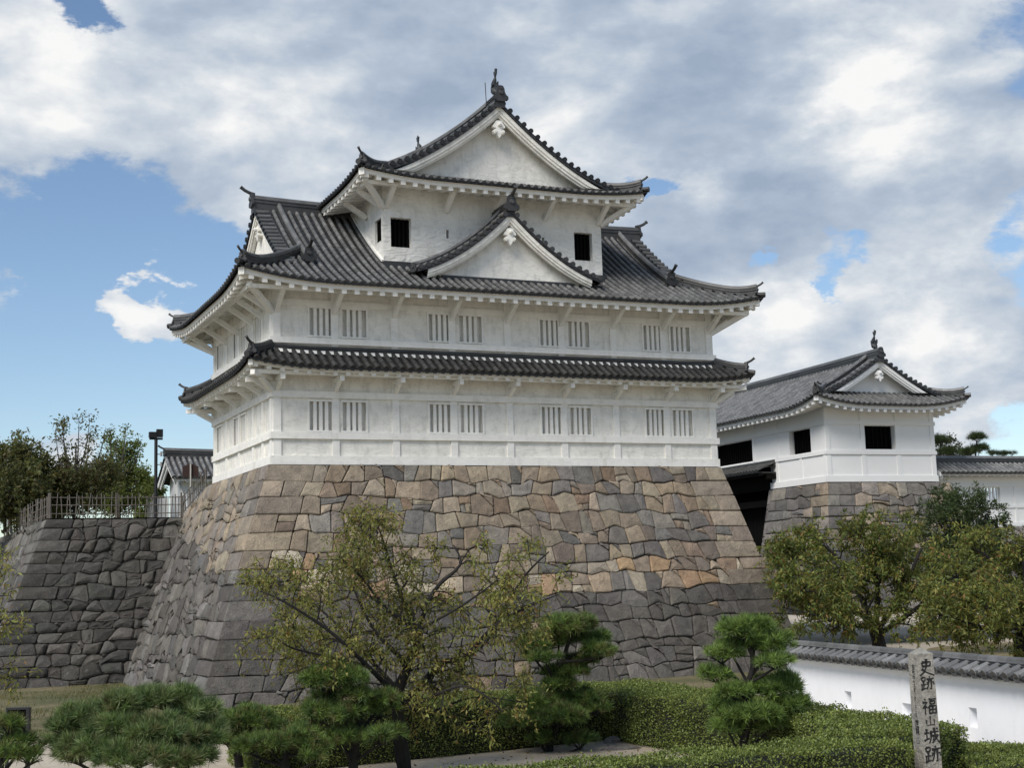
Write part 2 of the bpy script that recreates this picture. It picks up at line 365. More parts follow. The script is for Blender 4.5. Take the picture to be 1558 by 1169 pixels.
def ishigaki(mb, P, U, H, rng, colf, rowh=(.42, .6), sw=(.4, 1.0), corner=(0, 0), corner_w=(.8, 1.5), amp=.13, gap=.012, rough=1.0, split=.3, rows=None, slant=.16):
    """dry stone face: P(u, w) -> point; u metres along, w metres down"""
    if rows is None:
        rows = [0.0]
        while rows[-1] < H-.3: rows.append(rows[-1]+rng.uniform(*rowh))
        rows[-1] = H
    def nrm(u, w):
        e = .02; a = np.array(P(u+e, w))-np.array(P(u-e, w)); b = np.array(P(u, w-e))-np.array(P(u, w+e))
        n = np.cross(a, b); return n/np.linalg.norm(n)
    fn = [noise_knots(rng, U, .42, amp) for _ in rows]
    fn2 = [noise_knots(rng, U, 1.9, amp*.8) for _ in rows]
    def bw(i, u):
        if i == 0 or i == len(rows)-1: return rows[i]
        f = 1.0
        if corner[0]: f = min(f, max(0, (u-1.0)/1.2))
        if corner[1]: f = min(f, max(0, (U-u-1.0)/1.2))
        return rows[i] + (fn[i](u)+fn2[i](u))*f
    def stone(poly, big):
        c0 = np.mean(poly, axis=0)
        area = .5*abs(sum(poly[i][0]*poly[(i+1) % len(poly)][1]-poly[(i+1) % len(poly)][0]*poly[i][1] for i in range(len(poly))))
        if area < .012: return
        poly = chamfer(poly, rng, .03 if big else .042*rough)
        a2 = sum(poly[i][0]*poly[(i+1) % len(poly)][1]-poly[(i+1) % len(poly)][0]*poly[i][1] for i in range(len(poly)))
        if a2 < 0: poly = poly[::-1]
        p1 = inset(poly, gap*rng.uniform(.35, 2.3)); bev = .022 if big else .035*rough
        p2 = inset(p1, bev); n = len(poly)
        N = nrm(*c0); col = colf(c0[0], c0[1], big, rng)
        off = rng.uniform(-.014, .022)*(1 if big else 2.1)*rough; tx, ty = rng.uniform(-.05, .05)*rough, rng.uniform(-.05, .05)*rough
        if big: tx *= .3; ty *= .3
        vs = []
        for q in p1: vs.append(np.array(P(*q))-N*.14)
        for q in p1: vs.append(np.array(P(*q))+N*(off*.4-.018))
        for q in p2: vs.append(np.array(P(*q))+N*(off+tx*(q[0]-c0[0])+ty*(q[1]-c0[1])+rng.uniform(-.006, .006)))
        cc = np.mean(p2, axis=0); vs.append(np.array(P(*cc))+N*(off+.018*rough+rng.uniform(0, .02)*rough))
        fs = []
        for k in range(n):
            j = (k+1) % n
            fs.append((k, n+k, n+j, j)); fs.append((n+k, 2*n+k, 2*n+j, n+j)); fs.append((2*n+k, 3*n, 2*n+j))
        mb.add(vs, [f[::-1] for f in fs], col)
    for i in range(len(rows)-1):
        xs = [0.0]; cl = cr_ = 0
        if corner[0]:
            cl = corner_w[(i+corner[0]) % 2]*rng.uniform(.9, 1.15); xs.append(cl)
        end = U
        if corner[1]: cr_ = corner_w[(i+corner[1]) % 2]*rng.uniform(.9, 1.15); end = U-cr_
        h = rows[i+1]-rows[i]
        while xs[-1] < end-sw[0]*.6:
            w_ = rng.uniform(*sw)*(.75+.5*h/.55)
            if xs[-1]+w_ > end-sw[0]*.5: break
            xs.append(xs[-1]+w_)
        if corner[1] or U-xs[-1] > .02:
            if end-xs[-1] > .01: xs.append(end)
            if corner[1]: xs.append(U)
        sl = [(0, 0) if (k == 0 or k == len(xs)-1) else ((rng.uniform(-slant, slant)*.25,)*2 if (corner[0] and k == 1) or (corner[1] and k == len(xs)-2) else (rng.uniform(-slant, slant), rng.uniform(-slant, slant))) for k in range(len(xs))]
        for k in range(len(xs)-1):
            xa, xb = xs[k], xs[k+1]; big = (corner[0] and k == 0) or (corner[1] and k == len(xs)-2)
            ta, tb = xa+sl[k][0]*.5, xb+sl[k+1][0]*.5; ba, bb = xa+sl[k][1]*.5, xb+sl[k+1][1]*.5
            if tb-ta < .08 or bb-ba < .08: continue
            def edge(i_, a, b):
                out = [(a, bw(i_, a))]; s_ = .42; k0 = int(a/s_)+1
                while k0*s_ < b-.05:
                    if k0*s_ > a+.05 and not big: out.append((k0*s_, bw(i_, k0*s_)))
                    k0 += 1
                out.append((b, bw(i_, b))); return out
            top = edge(i, ta, tb); bot = edge(i+1, ba, bb)
            if not big and rng.random() < split and h > .36:
                if rng.random() < .25 and h > .44:      # two small stones one above the other
                    fa, fb = rng.uniform(.35, .68), rng.uniform(.35, .68)
                    wa = top[0][1]*(1-fa)+bot[0][1]*fa; wb = top[-1][1]*(1-fb)+bot[-1][1]*fb
                    ua = ta*(1-fa)+ba*fa; ub = tb*(1-fb)+bb*fb
                    stone(top+[(ub, wb), (ua, wa)], False)
                    if rng.random() < .5:
                        mu = ua+(ub-ua)*rng.uniform(.4, .6); mw = wa+(wb-wa)*.5; bu = ba+(bb-ba)*rng.uniform(.4, .6)
                        stone([(ua, wa), (mu, mw), (bu, bw(i+1, bu)), (ba, bot[0][1])], False); stone([(mu, mw), (ub, wb), (bb, bot[-1][1]), (bu, bw(i+1, bu))], False)
                    else: stone([(ua, wa), (ub, wb)]+bot[::-1], False)
                else:                      # a wedge in a corner
                    f = rng.uniform(.35, .6); q = (tb-(tb-ta)*f, bw(i, tb-(tb-ta)*f)); r_ = (tb*(1-f)+bb*f, top[-1][1]*(1-f)+bot[-1][1]*f)
                    stone([(ta, top[0][1]), q, r_]+bot[::-1], False); stone([q, (tb, top[-1][1]), r_], False)
            else: stone(top+bot[::-1], big)
    # dark packing behind the joints
    nu, nw = max(2, int(U/.6)), max(2, int(H/.5)); vs = []; fs = []
    for a in range(nu+1):
        for b in range(nw+1):
            u, w = U*a/nu, H*b/nw; vs.append(np.array(P(u, w))-nrm(min(max(u, .05), U-.05), w)*.07)
    for a in range(nu):
        for b in range(nw): k = a*(nw+1)+b; fs.append((k, k+1, k+nw+2, k+nw+1))
    mb.add(vs, fs, (.045, .038, .031))
    return rows

W, D = 15.76, 8.34
H = 7.0
bl = lambda w: .20+.38*w
br = lambda w: .10+.275*w
TAN = [(.145, .140, .132), (.20, .19, .172), (.25, .215, .165), (.30, .26, .205), (.16, .15, .138), (.30, .255, .195), (.27, .225, .165), (.235, .185, .138), (.265, .215, .16), (.205, .165, .128), (.24, .20, .155), (.18, .152, .125), (.29, .245, .185), (.165, .155, .14), (.225, .205, .175), (.27, .23, .175), (.125, .118, .112), (.175, .168, .155), (.215, .16, .115), (.20, .17, .135), (.25, .20, .15)]
GREY = [(.118, .110, .100), (.098, .092, .084), (.132, .124, .114), (.108, .102, .096), (.148, .140, .126), (.088, .082, .075)]
def jit(c, rng, a=.14): k = 1.17*rng.uniform(1-a*1.3, 1+a*1.3); return (c[0]*k*rng.uniform(1.0, 1.05), c[1]*k*rng.uniform(.985, 1.015), c[2]*k*rng.uniform(.95, 1.01))
def front_col(u, w, big, rng):
    s = u/(W+4); edge = 3.05 + 1.15*math.sin(min(1, max(0, u/16.5))*PI)**.7 + (.75 if u > 14 else 0)*.5
    if u < 1.6: edge = 3.15
    if u > 14.8: edge = 4.05
    if w < edge:
        if big: return jit(rng.choice([(.28, .235, .18), (.31, .265, .205), (.245, .208, .168)]), rng)
        if w > edge-.75 and rng.random() < .7: return jit(rng.choice([(.38, .32, .24), (.36, .25, .155), (.40, .355, .28), (.33, .27, .20)]), rng)
        c = rng.choice(TAN)
        return jit(c, rng)
    if rng.random() < .03: return jit((.26, .2, .14), rng)
    return jit(rng.choice(GREY), rng)
def left_col(u, w, big, rng):
    edge = 3.15 - u*.05 + (0 if u < 4 else -(u-4)*.18)
    if w < edge:
        return jit(rng.choice([(.27, .225, .17), (.25, .215, .17), (.22, .20, .175), (.30, .26, .20), (.20, .185, .165)]), rng)
    return jit(rng.choice(GREY+[(.17, .165, .16), (.15, .147, .142)]), rng)
rows = [0]; rr = random.Random(5)
while rows[-1] < H-.35: rows.append(rows[-1]+rr.uniform(.40, .56))
rows[-1] = H
tb = thing("stone_wall", "tall battered stone base under the three-tiered white turret, tan above and grey below", "stone wall", (W/2, 0, GZ))
def rel(P, o): return lambda u, w: tuple(np.array(P(u, w))-np.array(o))
LOC = (W/2, 0, GZ)
FU = W+2.2
def Pf(u, w):
    s = u/FU; xa, xb = -bl(w), W+br(w); return (xa+(xb-xa)*s, -(bl(w)*(1-s)+br(w)*s), -w)
mb = MB(); ishigaki(mb, rel(Pf, LOC), FU, H, random.Random(3), front_col, rows=rows, sw=(.30, .66), corner=(1, 2), split=.42, amp=.10, slant=.28, rough=.85, gap=.010)
mb.build("front_face", M_STONE, tb)
LU = 13.5
def Pl(u, w):     # left face; u runs from the back to the front corner
    q = LU-u; y = -bl(w)*(1-q/LU) + q
    top = 0 if q < 8.9 else (q-8.9)*.22
    return (-bl(w), y, -(top+w*(H-top)/H))
mb = MB(); ishigaki(mb, rel(Pl, LOC), LU, H, random.Random(8), lambda u, w, b, r: left_col(LU-u, w, b, r), rows=rows, sw=(.4, .85), corner=(0, 2), split=.4, amp=.15, rough=1.5, slant=.3)
mb.build("side_face", M_STONE, tb)
RU = 9.0
def Pr(u, w): return (W+br(w), -br(w)*(1-u/RU)+u, -w)
mb = MB(); ishigaki(mb, rel(Pr, LOC), RU, H, random.Random(9), lambda u, w, b, r: front_col(8, w, b, r), rows=rows, sw=(.5, 1.1), corner=(1, 0), split=.2)
mb.build("rear_side_face", M_STONE, tb)
mb = MB(); mb.add([(-.2-LOC[0], -.2, -.02-GZ), (W+.1-LOC[0], -.1, -.02-GZ), (W+.1-LOC[0], 8.9, -.02-GZ), (-.2-LOC[0], 8.9, -.02-GZ)], [(0, 1, 2, 3)], (.12, .11, .10)); mb.build("top_bed", M_STONE, tb)

# dark terrace wall on the left, two faces
DW = 6.1
def dark_col(u, w, big, rng):
    c = rng.choice([(.062, .061, .056), (.078, .075, .069), (.050, .049, .046), (.10, .098, .090), (.070, .066, .060)])
    if w > 4.2 and rng.random() < .5: c = tuple(x*1.35 for x in c)
    return jit(c, rng)
dk = thing("terrace_stone_wall", "dark weathered stone wall under the bamboo fence, left of the turret base", "stone wall", (-2, 12.5, GZ))
DLOC = (-2, 12.5, GZ); DUX = 5.6
db = lambda w: .40*w
def Pd(u, w):
    s = u/DUX; return (-5.3-db(w)+(DUX+db(w)*.8)*s, 12.5-db(w), TZ-.02-w)
drows = [0]; rr = random.Random(21)
while drows[-1] < DW-.3: drows.append(drows[-1]+rr.uniform(.32, .50))
drows[-1] = DW
mb = MB(); ishigaki(mb, rel(Pd, DLOC), DUX, DW, random.Random(12), dark_col, rows=drows, sw=(.30, .60), corner=(1, 0), corner_w=(.6, 1.1), split=.40, rough=1.6, amp=.11, slant=.3)
mb.build("front_face", M_STONE_DARK, dk)
DL = 26
def Pd2(u, w): q = DL-u; return (-5.3-db(w)-q*.02, 12.5+q-db(w)*(1-q/DL), TZ-.02-w)
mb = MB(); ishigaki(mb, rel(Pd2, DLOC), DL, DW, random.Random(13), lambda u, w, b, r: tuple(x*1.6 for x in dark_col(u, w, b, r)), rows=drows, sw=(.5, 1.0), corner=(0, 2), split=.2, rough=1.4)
mb.build("side_face", M_STONE_DARK, dk)

# ------------------------------------------------------------------ roofs
PITCH = .27
def tile_cols(rng, tone):
    k = tone*rng.uniform(.68, 1.25); return (k, k*1.005, k*.985)
class Panel:
    """one roof slope: O eave corner, e along the eave, n inward, L eave length, h(s,t) height of the pan"""
    def __init__(s, O, e, n, L, h): s.O = np.array(O, float); s.e = np.array(e, float); s.n = np.array(n, float); s.L = L; s.h = h
    def pt(s, a, t, dz=0.0):
        q = s.O+s.e*a+s.n*t; return np.array([q[0], q[1], s.h(a, t)+dz])
def lay_tiles(mb, P, t1, rng, tone=.17, pan_tone=.05, pitch=PITCH, rad=.070, step=.29, t0=0.0, srange=None, end_tone=.035, seg=5, pans=True):
    a0, a1 = srange if srange else (0, P.L)
    n = max(1, int(round((a1-a0)/pitch))); pit = (a1-a0)/n
    e3 = np.array([P.e[0], P.e[1], 0])
    for k in range(n+1):
        s = a0+pit*k
        T = t1(s)
        if T is None or T-t0 < .12: continue
        m = max(1, int(round((T-t0)/step))); ts = [t0-.05+(T-t0+.05)*j/m for j in range(m+1)]
        for j in range(m):
            c = tile_cols(rng, tone); ta, tb_ = ts[j], ts[j+1]+.015
            vs = []
            for t, r in ((ta, rad*1.06), (tb_, rad*.93)):
                p = P.pt(s, t); d = P.pt(s, t+.05)-P.pt(s, t-.05); d /= np.linalg.norm(d); u = np.cross(e3, d); u /= np.linalg.norm(u)
                if u[2] < 0: u = -u
                for q in range(seg+1):
                    an = PI*q/seg; vs.append(p + e3*(math.cos(an)*r) + u*(math.sin(an)*r*1.1+.012))
            fs = [(q, q+1, seg+2+q, seg+1+q) for q in range(seg)]
            mb.add(vs, [f[::-1] for f in fs], c)
            fr = vs[:seg+1]; mb.add(fr, [tuple(range(seg+1))], (c[0]*.35,)*3)
        # round end tile
        p = P.pt(s, t0-.055); cen = p+np.array([0, 0, .02]); n3 = np.array([-P.n[0], -P.n[1], 0]); rr_ = rad*1.12
        ring = [cen+e3*(math.cos(2*PI*q/10)*rr_)+np.array([0, 0, 1])*(math.sin(2*PI*q/10)*rr_) for q in range(10)]
        back = [r-n3*.05 for r in ring]; fr = [cen+(r-cen)*.72+n3*.0 for r in ring]; inn = [q-n3*.015 for q in fr]
        vs = back+ring+fr+inn
        fs = []
        for q in range(10):
            z = (q+1) % 10; fs += [(q, z, 10+z, 10+q), (10+q, 10+z, 20+z, 20+q), (20+q, 20+z, 30+z, 30+q)]
        fs.append(tuple(range(30, 40))); mb.add(vs, fs, tile_cols(rng, end_tone))
    if not pans: return
    for k in range(n):
        s0 = a0+pit*k; s1 = s0+pit; T = t1((s0+s1)/2)
        Ta, Tb = t1(s0), t1(s1)
        T = max(x for x in (T, Ta, Tb, -1) if x is not None)
        if T-t0 < .05: continue
        st = .24; m = max(1, int(round((T-t0)/st))); sm = (s0+s1)/2
        for j in range(m):
            ta = t0-.03+(T-t0+.03)*j/m; tb_ = t0-.03+(T-t0+.03)*(j+1)/m+.02
            c = tile_cols(rng, pan_tone)
            vs = [P.pt(s0, ta, .022), P.pt(sm, ta, -.012), P.pt(s1, ta, .022), P.pt(s0, tb_, .0), P.pt(sm, tb_, -.035), P.pt(s1, tb_, .0),
                  P.pt(s0, ta, -.03), P.pt(sm, ta, -.06), P.pt(s1, ta, -.03)]
            mb.add(vs, [(0, 1, 4, 3), (1, 2, 5, 4)], c); mb.add(vs, [(6, 7, 1, 0), (7, 8, 2, 1)], (c[0]*.5,)*3)
def ridge(mb, pts, rng, w=.28, h=.34, cap=.085, tone=.05, cap_tone=.13, below=.12):
    pts = [np.array(p, float) for p in pts]
    prof = [(-w/2, -below), (-w/2, h*.30), (-w/2-.025, h*.31), (-w/2-.025, h*.42), (-w*.44, h*.43), (-w*.42, h*.62), (-w*.42-.02, h*.63), (-w*.42-.02, h*.72), (-w*.36, h*.74), (-cap*1.0, h*.82)]
    prof += [(-cap*math.cos(a), h*.82+cap*math.sin(a)*1.15) for a in (PI*.2, PI*.4)]
    prof = prof+[(-x, z) for x, z in reversed(prof)]
    n = len(prof); rings = []
    for i, p in enumerate(pts):
        d = pts[min(i+1, len(pts)-1)]-pts[max(i-1, 0)]; d[2] = 0; d /= np.linalg.norm(d)+1e-9
        r = np.array([d[1], -d[0], 0]); rings.append([p+r*x+np.array([0, 0, z]) for x, z in prof])
    for i in range(len(pts)-1):
        c1 = tile_cols(rng, tone); c2 = tile_cols(rng, cap_tone)
        vs = rings[i]+rings[i+1]
        for k in range(n-1): mb.add([vs[k], vs[k+1], vs[n+k+1], vs[n+k]], [(0, 3, 2, 1)], c2 if 8 <= k <= n-10 else c1)
    mb.add(rings[0], [tuple(range(n))], (tone*.8,)*3); mb.add(rings[-1], [tuple(range(n-1, -1, -1))], (tone*.8,)*3)
def onigawara(mb, p, d, s=1.0, horn=True, tone=.035):
    """ridge-end tile at p, facing along d, with its upturned round tile"""
    p = np.array(p, float); d = np.array([d[0], d[1], 0.]); d /= np.linalg.norm(d); r = np.array([d[1], -d[0], 0.]); u = np.array([0, 0, 1.])
    half = [(.0, .52), (.10, .50), (.15, .40), (.17, .26), (.22, .16), (.30, .10), (.31, .0), (.26, -.06), (.20, -.02), (.17, -.10)]
    poly = half+[(-x, z) for x, z in reversed(half[1:])]
    poly = [(x*s, z*s) for x, z in poly]
    mb.prism(poly, p-d*.02, r, u, d, .10*s, (tone,)*3)
    mb.tube([p+d*.08*s+u*.24*s, p+d*.14*s+u*.24*s], [.10*s, .075*s], 10, (tone*1.7,)*3)
    mb.tube([p+d*.06*s+u*.40*s, p+d*.11*s+u*.40*s], [.05*s, .035*s], 8, (tone*1.7,)*3)
    if horn:
        mb.tube([p-d*.10*s+u*.44*s, p+d*.12*s+u*.50*s, p+d*.30*s+u*.58*s, p+d*.46*s+u*.70*s], [.07*s, .068*s, .066*s, .07*s], 9, (tone*1.2,)*3)
        mb.tube([p+d*.455*s+u*.697*s, p+d*.475*s+u*.712*s], [.082*s, .082*s], 10, (tone*1.6,)*3)
def fish(parent, p, d, s=1.0):
    """leaping-fish ridge ornament: head down on the ridge, tail up"""
    p = np.array(p, float); d = np.array([d[0], d[1], 0.]); r = np.array([d[1], -d[0], 0.]); u = np.array([0, 0, 1.])
    mb = MB(); c = (.030, .034, .036)
    q = lambda a, b, l=0: p+d*(a*s)+u*(b*s)+r*(l*s)
    mb.tube([q(.22, .03), q(.12, .07), q(-.02, .16), q(-.10, .33), q(-.07, .52), q(.02, .68), q(.07, .80)], [.05*s, .15*s, .19*s, .15*s, .11*s, .075*s, .03*s], 9, c)
    for pl in ([(.04, .72), (.20, .90), (.24, 1.10), (.13, .98), (.09, 1.16), (.03, .98), (-.08, 1.05), (-.02, .86)], [(-.18, .22), (-.34, .34), (-.30, .40), (-.36, .52), (-.24, .52), (-.20, .62), (-.10, .56)],
               [(.16, .20), (.34, .30), (.30, .36), (.36, .48), (.18, .40)]):
        mb.prism([(a*s, b*s) for a, b in pl], p-r*.03*s, d, u, r, .06*s, c)
    for l in (-1, 1): mb.prism([(-.02*s, .30*s), (.12*s, .40*s), (.10*s, .58*s), (-.06*s, .46*s)], p+r*(l*.13*s), d, u, r, .03*s, c)
    return mb.build("fish_ornament", M_TILE, parent)

def curve_eave(P, mb, depth_in, wall_rise, fasc=.15, setb=.10, dent=(.41, .15, .17), a_skip=(0, 0), drop=.045, dentils=True, lo=.0):
    """white fascia, rafter ends and soffit under the eave of panel P"""
    N = max(8, int(P.L/.25)); vs = []; fs = []
    def clampa(a, t): return min(max(a, t), P.L-t)
    prof = lambda a: [(setb, -drop), (setb, -drop-fasc), (setb+.12, -drop-fasc), (setb+.12, -drop-fasc+.05), (depth_in, None)]
    for i in range(N+1):
        a = P.L*i/N
        for t, dz in prof(a):
            aa = clampa(a, t); z0 = P.h(clampa(a, 0), 0)
            z = z0+dz if dz is not None else z0-drop-fasc+.05+wall_rise
            q = P.O+P.e*aa+P.n*t; vs.append((q[0], q[1], z))
    for i in range(N):
        for k in range(4): b = i*5+k; fs.append((b, b+5, b+6, b+1))
    mb.add(vs, fs, (1, 1, 1))
    if dentils:
        sp, dw, dh = dent; n = int((P.L-2*setb-.3)/sp); off = (P.L-n*sp)/2
        for i in range(n+1):
            a = off+i*sp; z0 = P.h(a, 0)-drop-fasc
            tin = min(depth_in, min(a, P.L-a)-.05)
            if tin < setb+.2: tin = setb+.2
            vs = []
            for t, zz in ((setb+.02, 0), (tin, wall_rise*(tin-setb)/(depth_in-setb))):
                for da in (-dw/2, dw/2):
                    for dz in (-dh*.75, .02):
                        q = P.O+P.e*(a+da)+P.n*t; vs.append((q[0], q[1], z0+zz+dz))
            mb.add(vs, [(0, 2, 3, 1), (4, 5, 7, 6), (0, 1, 5, 4), (2, 6, 7, 3), (0, 4, 6, 2), (1, 3, 7, 5)], (1, 1, 1))
def corner_blocks(mb, x0, x1, y0, y1, zc, inn, size=.2, which=(0, 1, 2, 3)):
    cs = [(x0, y0, 1, 1), (x1, y0, -1, 1), (x1, y1, -1, -1), (x0, y1, 1, -1)]
    for k in which:
        x, y, sx, sy = cs[k]
        mb.bar((x+sx*.10, y+sy*.10, zc-.14), (x+sx*inn, y+sy*inn, zc-.10), size*.9, size)

def gable_face(parent, c, r, out, hw, zf, zbot, drop, lap, board=.30, thick=.10, setback=.45, wallmat=None, trim=None, pend=1.0, hw_wall=None):
    """gable seen from outside: c base centre (x,y) on the verge plane, r unit to the right, out unit outward,
    zf(d) = underside height of the verge tiles at distance d from the axis"""
    gp = MB(); r3 = np.array([r[0], r[1], 0.]); o3 = np.array([out[0], out[1], 0.]); c3 = np.array([c[0], c[1], 0.]); N = 22
    up = np.array([0, 0, 1.])
    def P(d, z, o=0.0): return c3+r3*d+up*z+o3*o
    for b0, b1, o0, o1 in ((0, board*.55, -lap, .0), (board*.55, board*.92, -lap-.06, -lap+.02), (board*.92, board*1.2, -lap-.14, -lap-.05)):
        for sgn in (-1, 1):
            vs = []
            for i in range(N+1):
                d = hw*i/N
                for off in (b0, b1):
                    # board measured across the slope
                    sl = (zf(max(d-.05, 0))-zf(d+.05))/.1 if d > .05 else (zf(0)-zf(.1))/.1
                    k = math.sqrt(1+sl*sl)
                    for o in (o1, o0): vs.append(P(sgn*d, max(zf(d)-off*k, zbot-.05), o))
            fs = []
            for i in range(N):
                b = i*4
                fs += [(b, b+4, b+6, b+2), (b+1, b+3, b+7, b+5), (b+2, b+6, b+7, b+3), (b, b+1, b+5, b+4)]
            fs.append((N*4, N*4+1, N*4+3, N*4+2))
            gp.add(vs, fs if sgn > 0 else [f[::-1] for f in fs])
    for sgn in (-1, 1):      # pale underside between board and gable wall
        vs = []
        for i in range(N+1):
            d = hw*i/N
            for o in (-lap+.02, -setback-.05): vs.append(P(sgn*d, max(zf(d)-.015, zbot-.05), o))
        gp.add(vs, [(2*i, 2*i+2, 2*i+3, 2*i+1) for i in range(N)])
    gp.build("bargeboard", trim or M_PLASTER, parent)
    wl = MB(); hw2 = hw_wall or hw; top = [P(-hw2+2*hw2*i/40, max(zf(abs(-hw2+2*hw2*i/40))-.02, zbot), -setback) for i in range(41)]
    vs = [P(-hw2, zbot, -setback)]+top+[P(hw2, zbot, -setback)]
    wl.add(vs, [tuple(range(len(vs)))[::-1]]); wl.build("gable_wall", wallmat or M_PLASTER, parent)
    half = [(0, .02), (.10, .0), (.15, -.09), (.215, -.17), (.225, -.22), (.18, -.25), (.115, -.245), (.10, -.28), (.15, -.29), (.20, -.33), (.215, -.39), (.18, -.45), (.13, -.46), (.085, -.44), (.07, -.50), (0, -.60)]
    poly = [(x*pend, z*pend) for x, z in half]+[(-x*pend, z*pend) for x, z in reversed(half[1:-1])]
    pm = MB(); zt = zf(0)-board*1.2*math.sqrt(1+((zf(0)-zf(.2))/.2)**2)-.25
    pm.prism(poly[::-1], P(0, zt+.12, -lap-.16), r3, up, o3, .16)
    pm.tube([P(0, zt+.12-.13*pend, -lap), P(0, zt+.12-.13*pend, -lap+.10)], [.08*pend, .065*pend], 6)
    pm.tube([P(0, zt+.12-.13*pend, -lap+.09), P(0, zt+.12-.13*pend, -lap+.13)], [.035*pend, .03*pend], 8)
    for sg in (-1, 1): pm.tube([P(sg*.14*pend, zt+.12-.37*pend, -lap+.03), P(sg*.14*pend, zt+.12-.37*pend, -lap+.045)], [.05*pend, .045*pend], 8)
    pm.build("gable_pendant", trim or M_TRIM, parent)

def irimoya(root, x0, x1, y0, y1, axis, h, a, Lc, sv, sg, rng, tone, name, eave, ridge_ends=True, ridge_h=.42, ridge_rise=.12, wallmat=None, trim=None, T_hips=None,
            kud=True, sides=('near', 'far'), lay=(True, True, True, True), fish_s=0, gable_board=.34, pend=1.0, roof_thick=.12, hip_h=.26, pan_tone=.014, end_tone=.011, bd=(1.35, .4), kud_end=1.5, oni=.9, lift_t=2.5, gset=None, kud_oni=.95, kud_horn=True):
    """hip-and-gable tiled roof over an eave rectangle; axis = ridge direction"""
    roof = MB(); rp = bpy.data.objects.new(name, None)   # replaced by the tile mesh below
    bpy.data.objects.remove(rp)
    Lx, Ly = x1-x0, y1-y0
    def H_(L):
        return lambda s, t: h(t)+a*max(0.0, 1-min(max(s, 0), max(L-s, 0))/Lc)**2.2*max(0.0, 1-t/lift_t)
    pan = {'front': Panel((x0, y0), (1, 0), (0, 1), Lx, H_(Lx)), 'right': Panel((x1, y0), (0, 1), (-1, 0), Ly, H_(Ly)),
           'back': Panel((x1, y1), (-1, 0), (0, -1), Lx, H_(Lx)), 'left': Panel((x0, y1), (0, -1), (1, 0), Ly, H_(Ly))}
    main = ('front', 'back') if axis == 'x' else ('left', 'right'); side = ('left', 'right') if axis == 'x' else ('front', 'back')
    T = (Ly if axis == 'x' else Lx)/2
    kw = .42
    for k in main:
        P = pan[k]; L = P.L
        def t1(s, L=L):
            q = min(s, L-s)
            return q if q < sv+kw+.02 else T
        lay_tiles(roof, P, t1, rng, tone, pan_tone, end_tone=end_tone)
        # the verge: short cross tiles over each gable edge
        for end in (0, 1):
            t = sv*.95; e3 = np.array([P.e[0], P.e[1], 0])*(1 if end == 0 else -1)
            S_ = lambda q: q if end == 0 else L-q
            while t < T-.08:
                p0 = P.pt(S_(sv-.03), t, .0); p1 = P.pt(S_(sv+kw), t, .035)
                d = P.pt(S_(sv+1), t+.05)-P.pt(S_(sv+1), t-.05); d /= np.linalg.norm(d); u = np.cross(d, e3); u /= np.linalg.norm(u)
                if u[2] < 0: u = -u
                vs = []
                for p, r_ in ((p0, .082), (p1, .07)):
                    for q in range(6): an = PI*q/5; vs.append(p+d*(math.cos(an)*r_)+u*(math.sin(an)*r_*1.15+.02))
                roof.add(vs, [(q, q+1, 7+q, 6+q) for q in range(5)]+[(5, 4, 3, 2, 1, 0)], tile_cols(rng, tone*.8))
                # disc on the gable edge
                ring = [p0-e3*.012+d*(math.cos(2*PI*q/9)*.088)+u*(math.sin(2*PI*q/9)*.088+.02) for q in range(9)]; bk = [q+e3*.06 for q in ring]
                roof.add(ring+bk, [tuple(range(9))]+[(q, (q+1) % 9, 9+(q+1) % 9, 9+q) for q in range(9)], tile_cols(rng, end_tone))
                t += .25
            # sheet beneath the cross tiles and the dark verge edge
            N = 16; vs = []
            for i in range(N+1):
                tt = sv*.8+(T-sv*.8)*i/N
                vs += [P.pt(S_(sv), tt, .0), P.pt(S_(sv+kw+.1), tt, .0), P.pt(S_(sv), tt, -roof_thick)]
            roof.add(vs, [(3*i, 3*i+1, 3*i+4, 3*i+3) for i in range(N)]+[(3*i, 3*i+3, 3*i+5, 3*i+2) for i in range(N)], (.03, .03, .032))
            if kud:   # descending ridge
                N = 14; tts = [kud_end+(T-.05-kud_end)*i/N for i in range(N+1)]
                ridge(roof, [P.pt(S_(sv+kw+.42), tt, .04) for tt in tts], rng, .24, .26, .08, tone=.03, cap_tone=tone*.95)
                q0 = P.pt(S_(sv+kw+.42), kud_end-.02, .06); q0[2] += .10*(kud_oni > .9); onigawara(roof, q0, (-P.n[0], -P.n[1]), oni*kud_oni, kud_horn, .02)
    for k in side:
        P = pan[k]
        lay_tiles(roof, P, lambda s, L=P.L: min(s, L-s, sg), rng, tone, pan_tone, end_tone=end_tone)
    # hip ridges
    for (cx_, cy__, dx, dy) in ((x0, y0, 1, 1), (x1, y0, -1, 1), (x1, y1, -1, -1), (x0, y1, 1, -1)):
        P = pan['front'] if dy > 0 else pan['back']; s_of = lambda q: q if ((dx > 0) == (dy > 0)) else P.L-q
        pts = []
        for i in range(13):
            q = .14+(sg+.25-.14)*i/12; z = P.h(s_of(q), q)
            pts.append((cx_+dx*q, cy__+dy*q, z+.05+.16*max(0, 1-q/.9)**2))
        ridge(roof, pts, rng, .22, hip_h, .08, tone=.045, cap_tone=tone*.8)
        onigawara(roof, (cx_+dx*.15, cy__+dy*.15, P.h(s_of(.14), .14)+.14), (-dx, -dy), oni*.62, True)
        roof.tube([(cx_-dx*.06, cy__-dy*.06, P.h(s_of(0), 0)+.07), (cx_+dx*.3, cy__+dy*.3, P.h(s_of(.3), .3)+.07)], [.095, .085], 10, (end_tone,)*3)
    # main ridge
    zr = h(T)
    N = 20; L0, L1 = (x0+sv-.05, x1-sv+.05) if axis == 'x' else (y0+sv-.05, y1-sv+.05); mid = (y0+y1)/2 if axis == 'x' else (x0+x1)/2
    pts = []
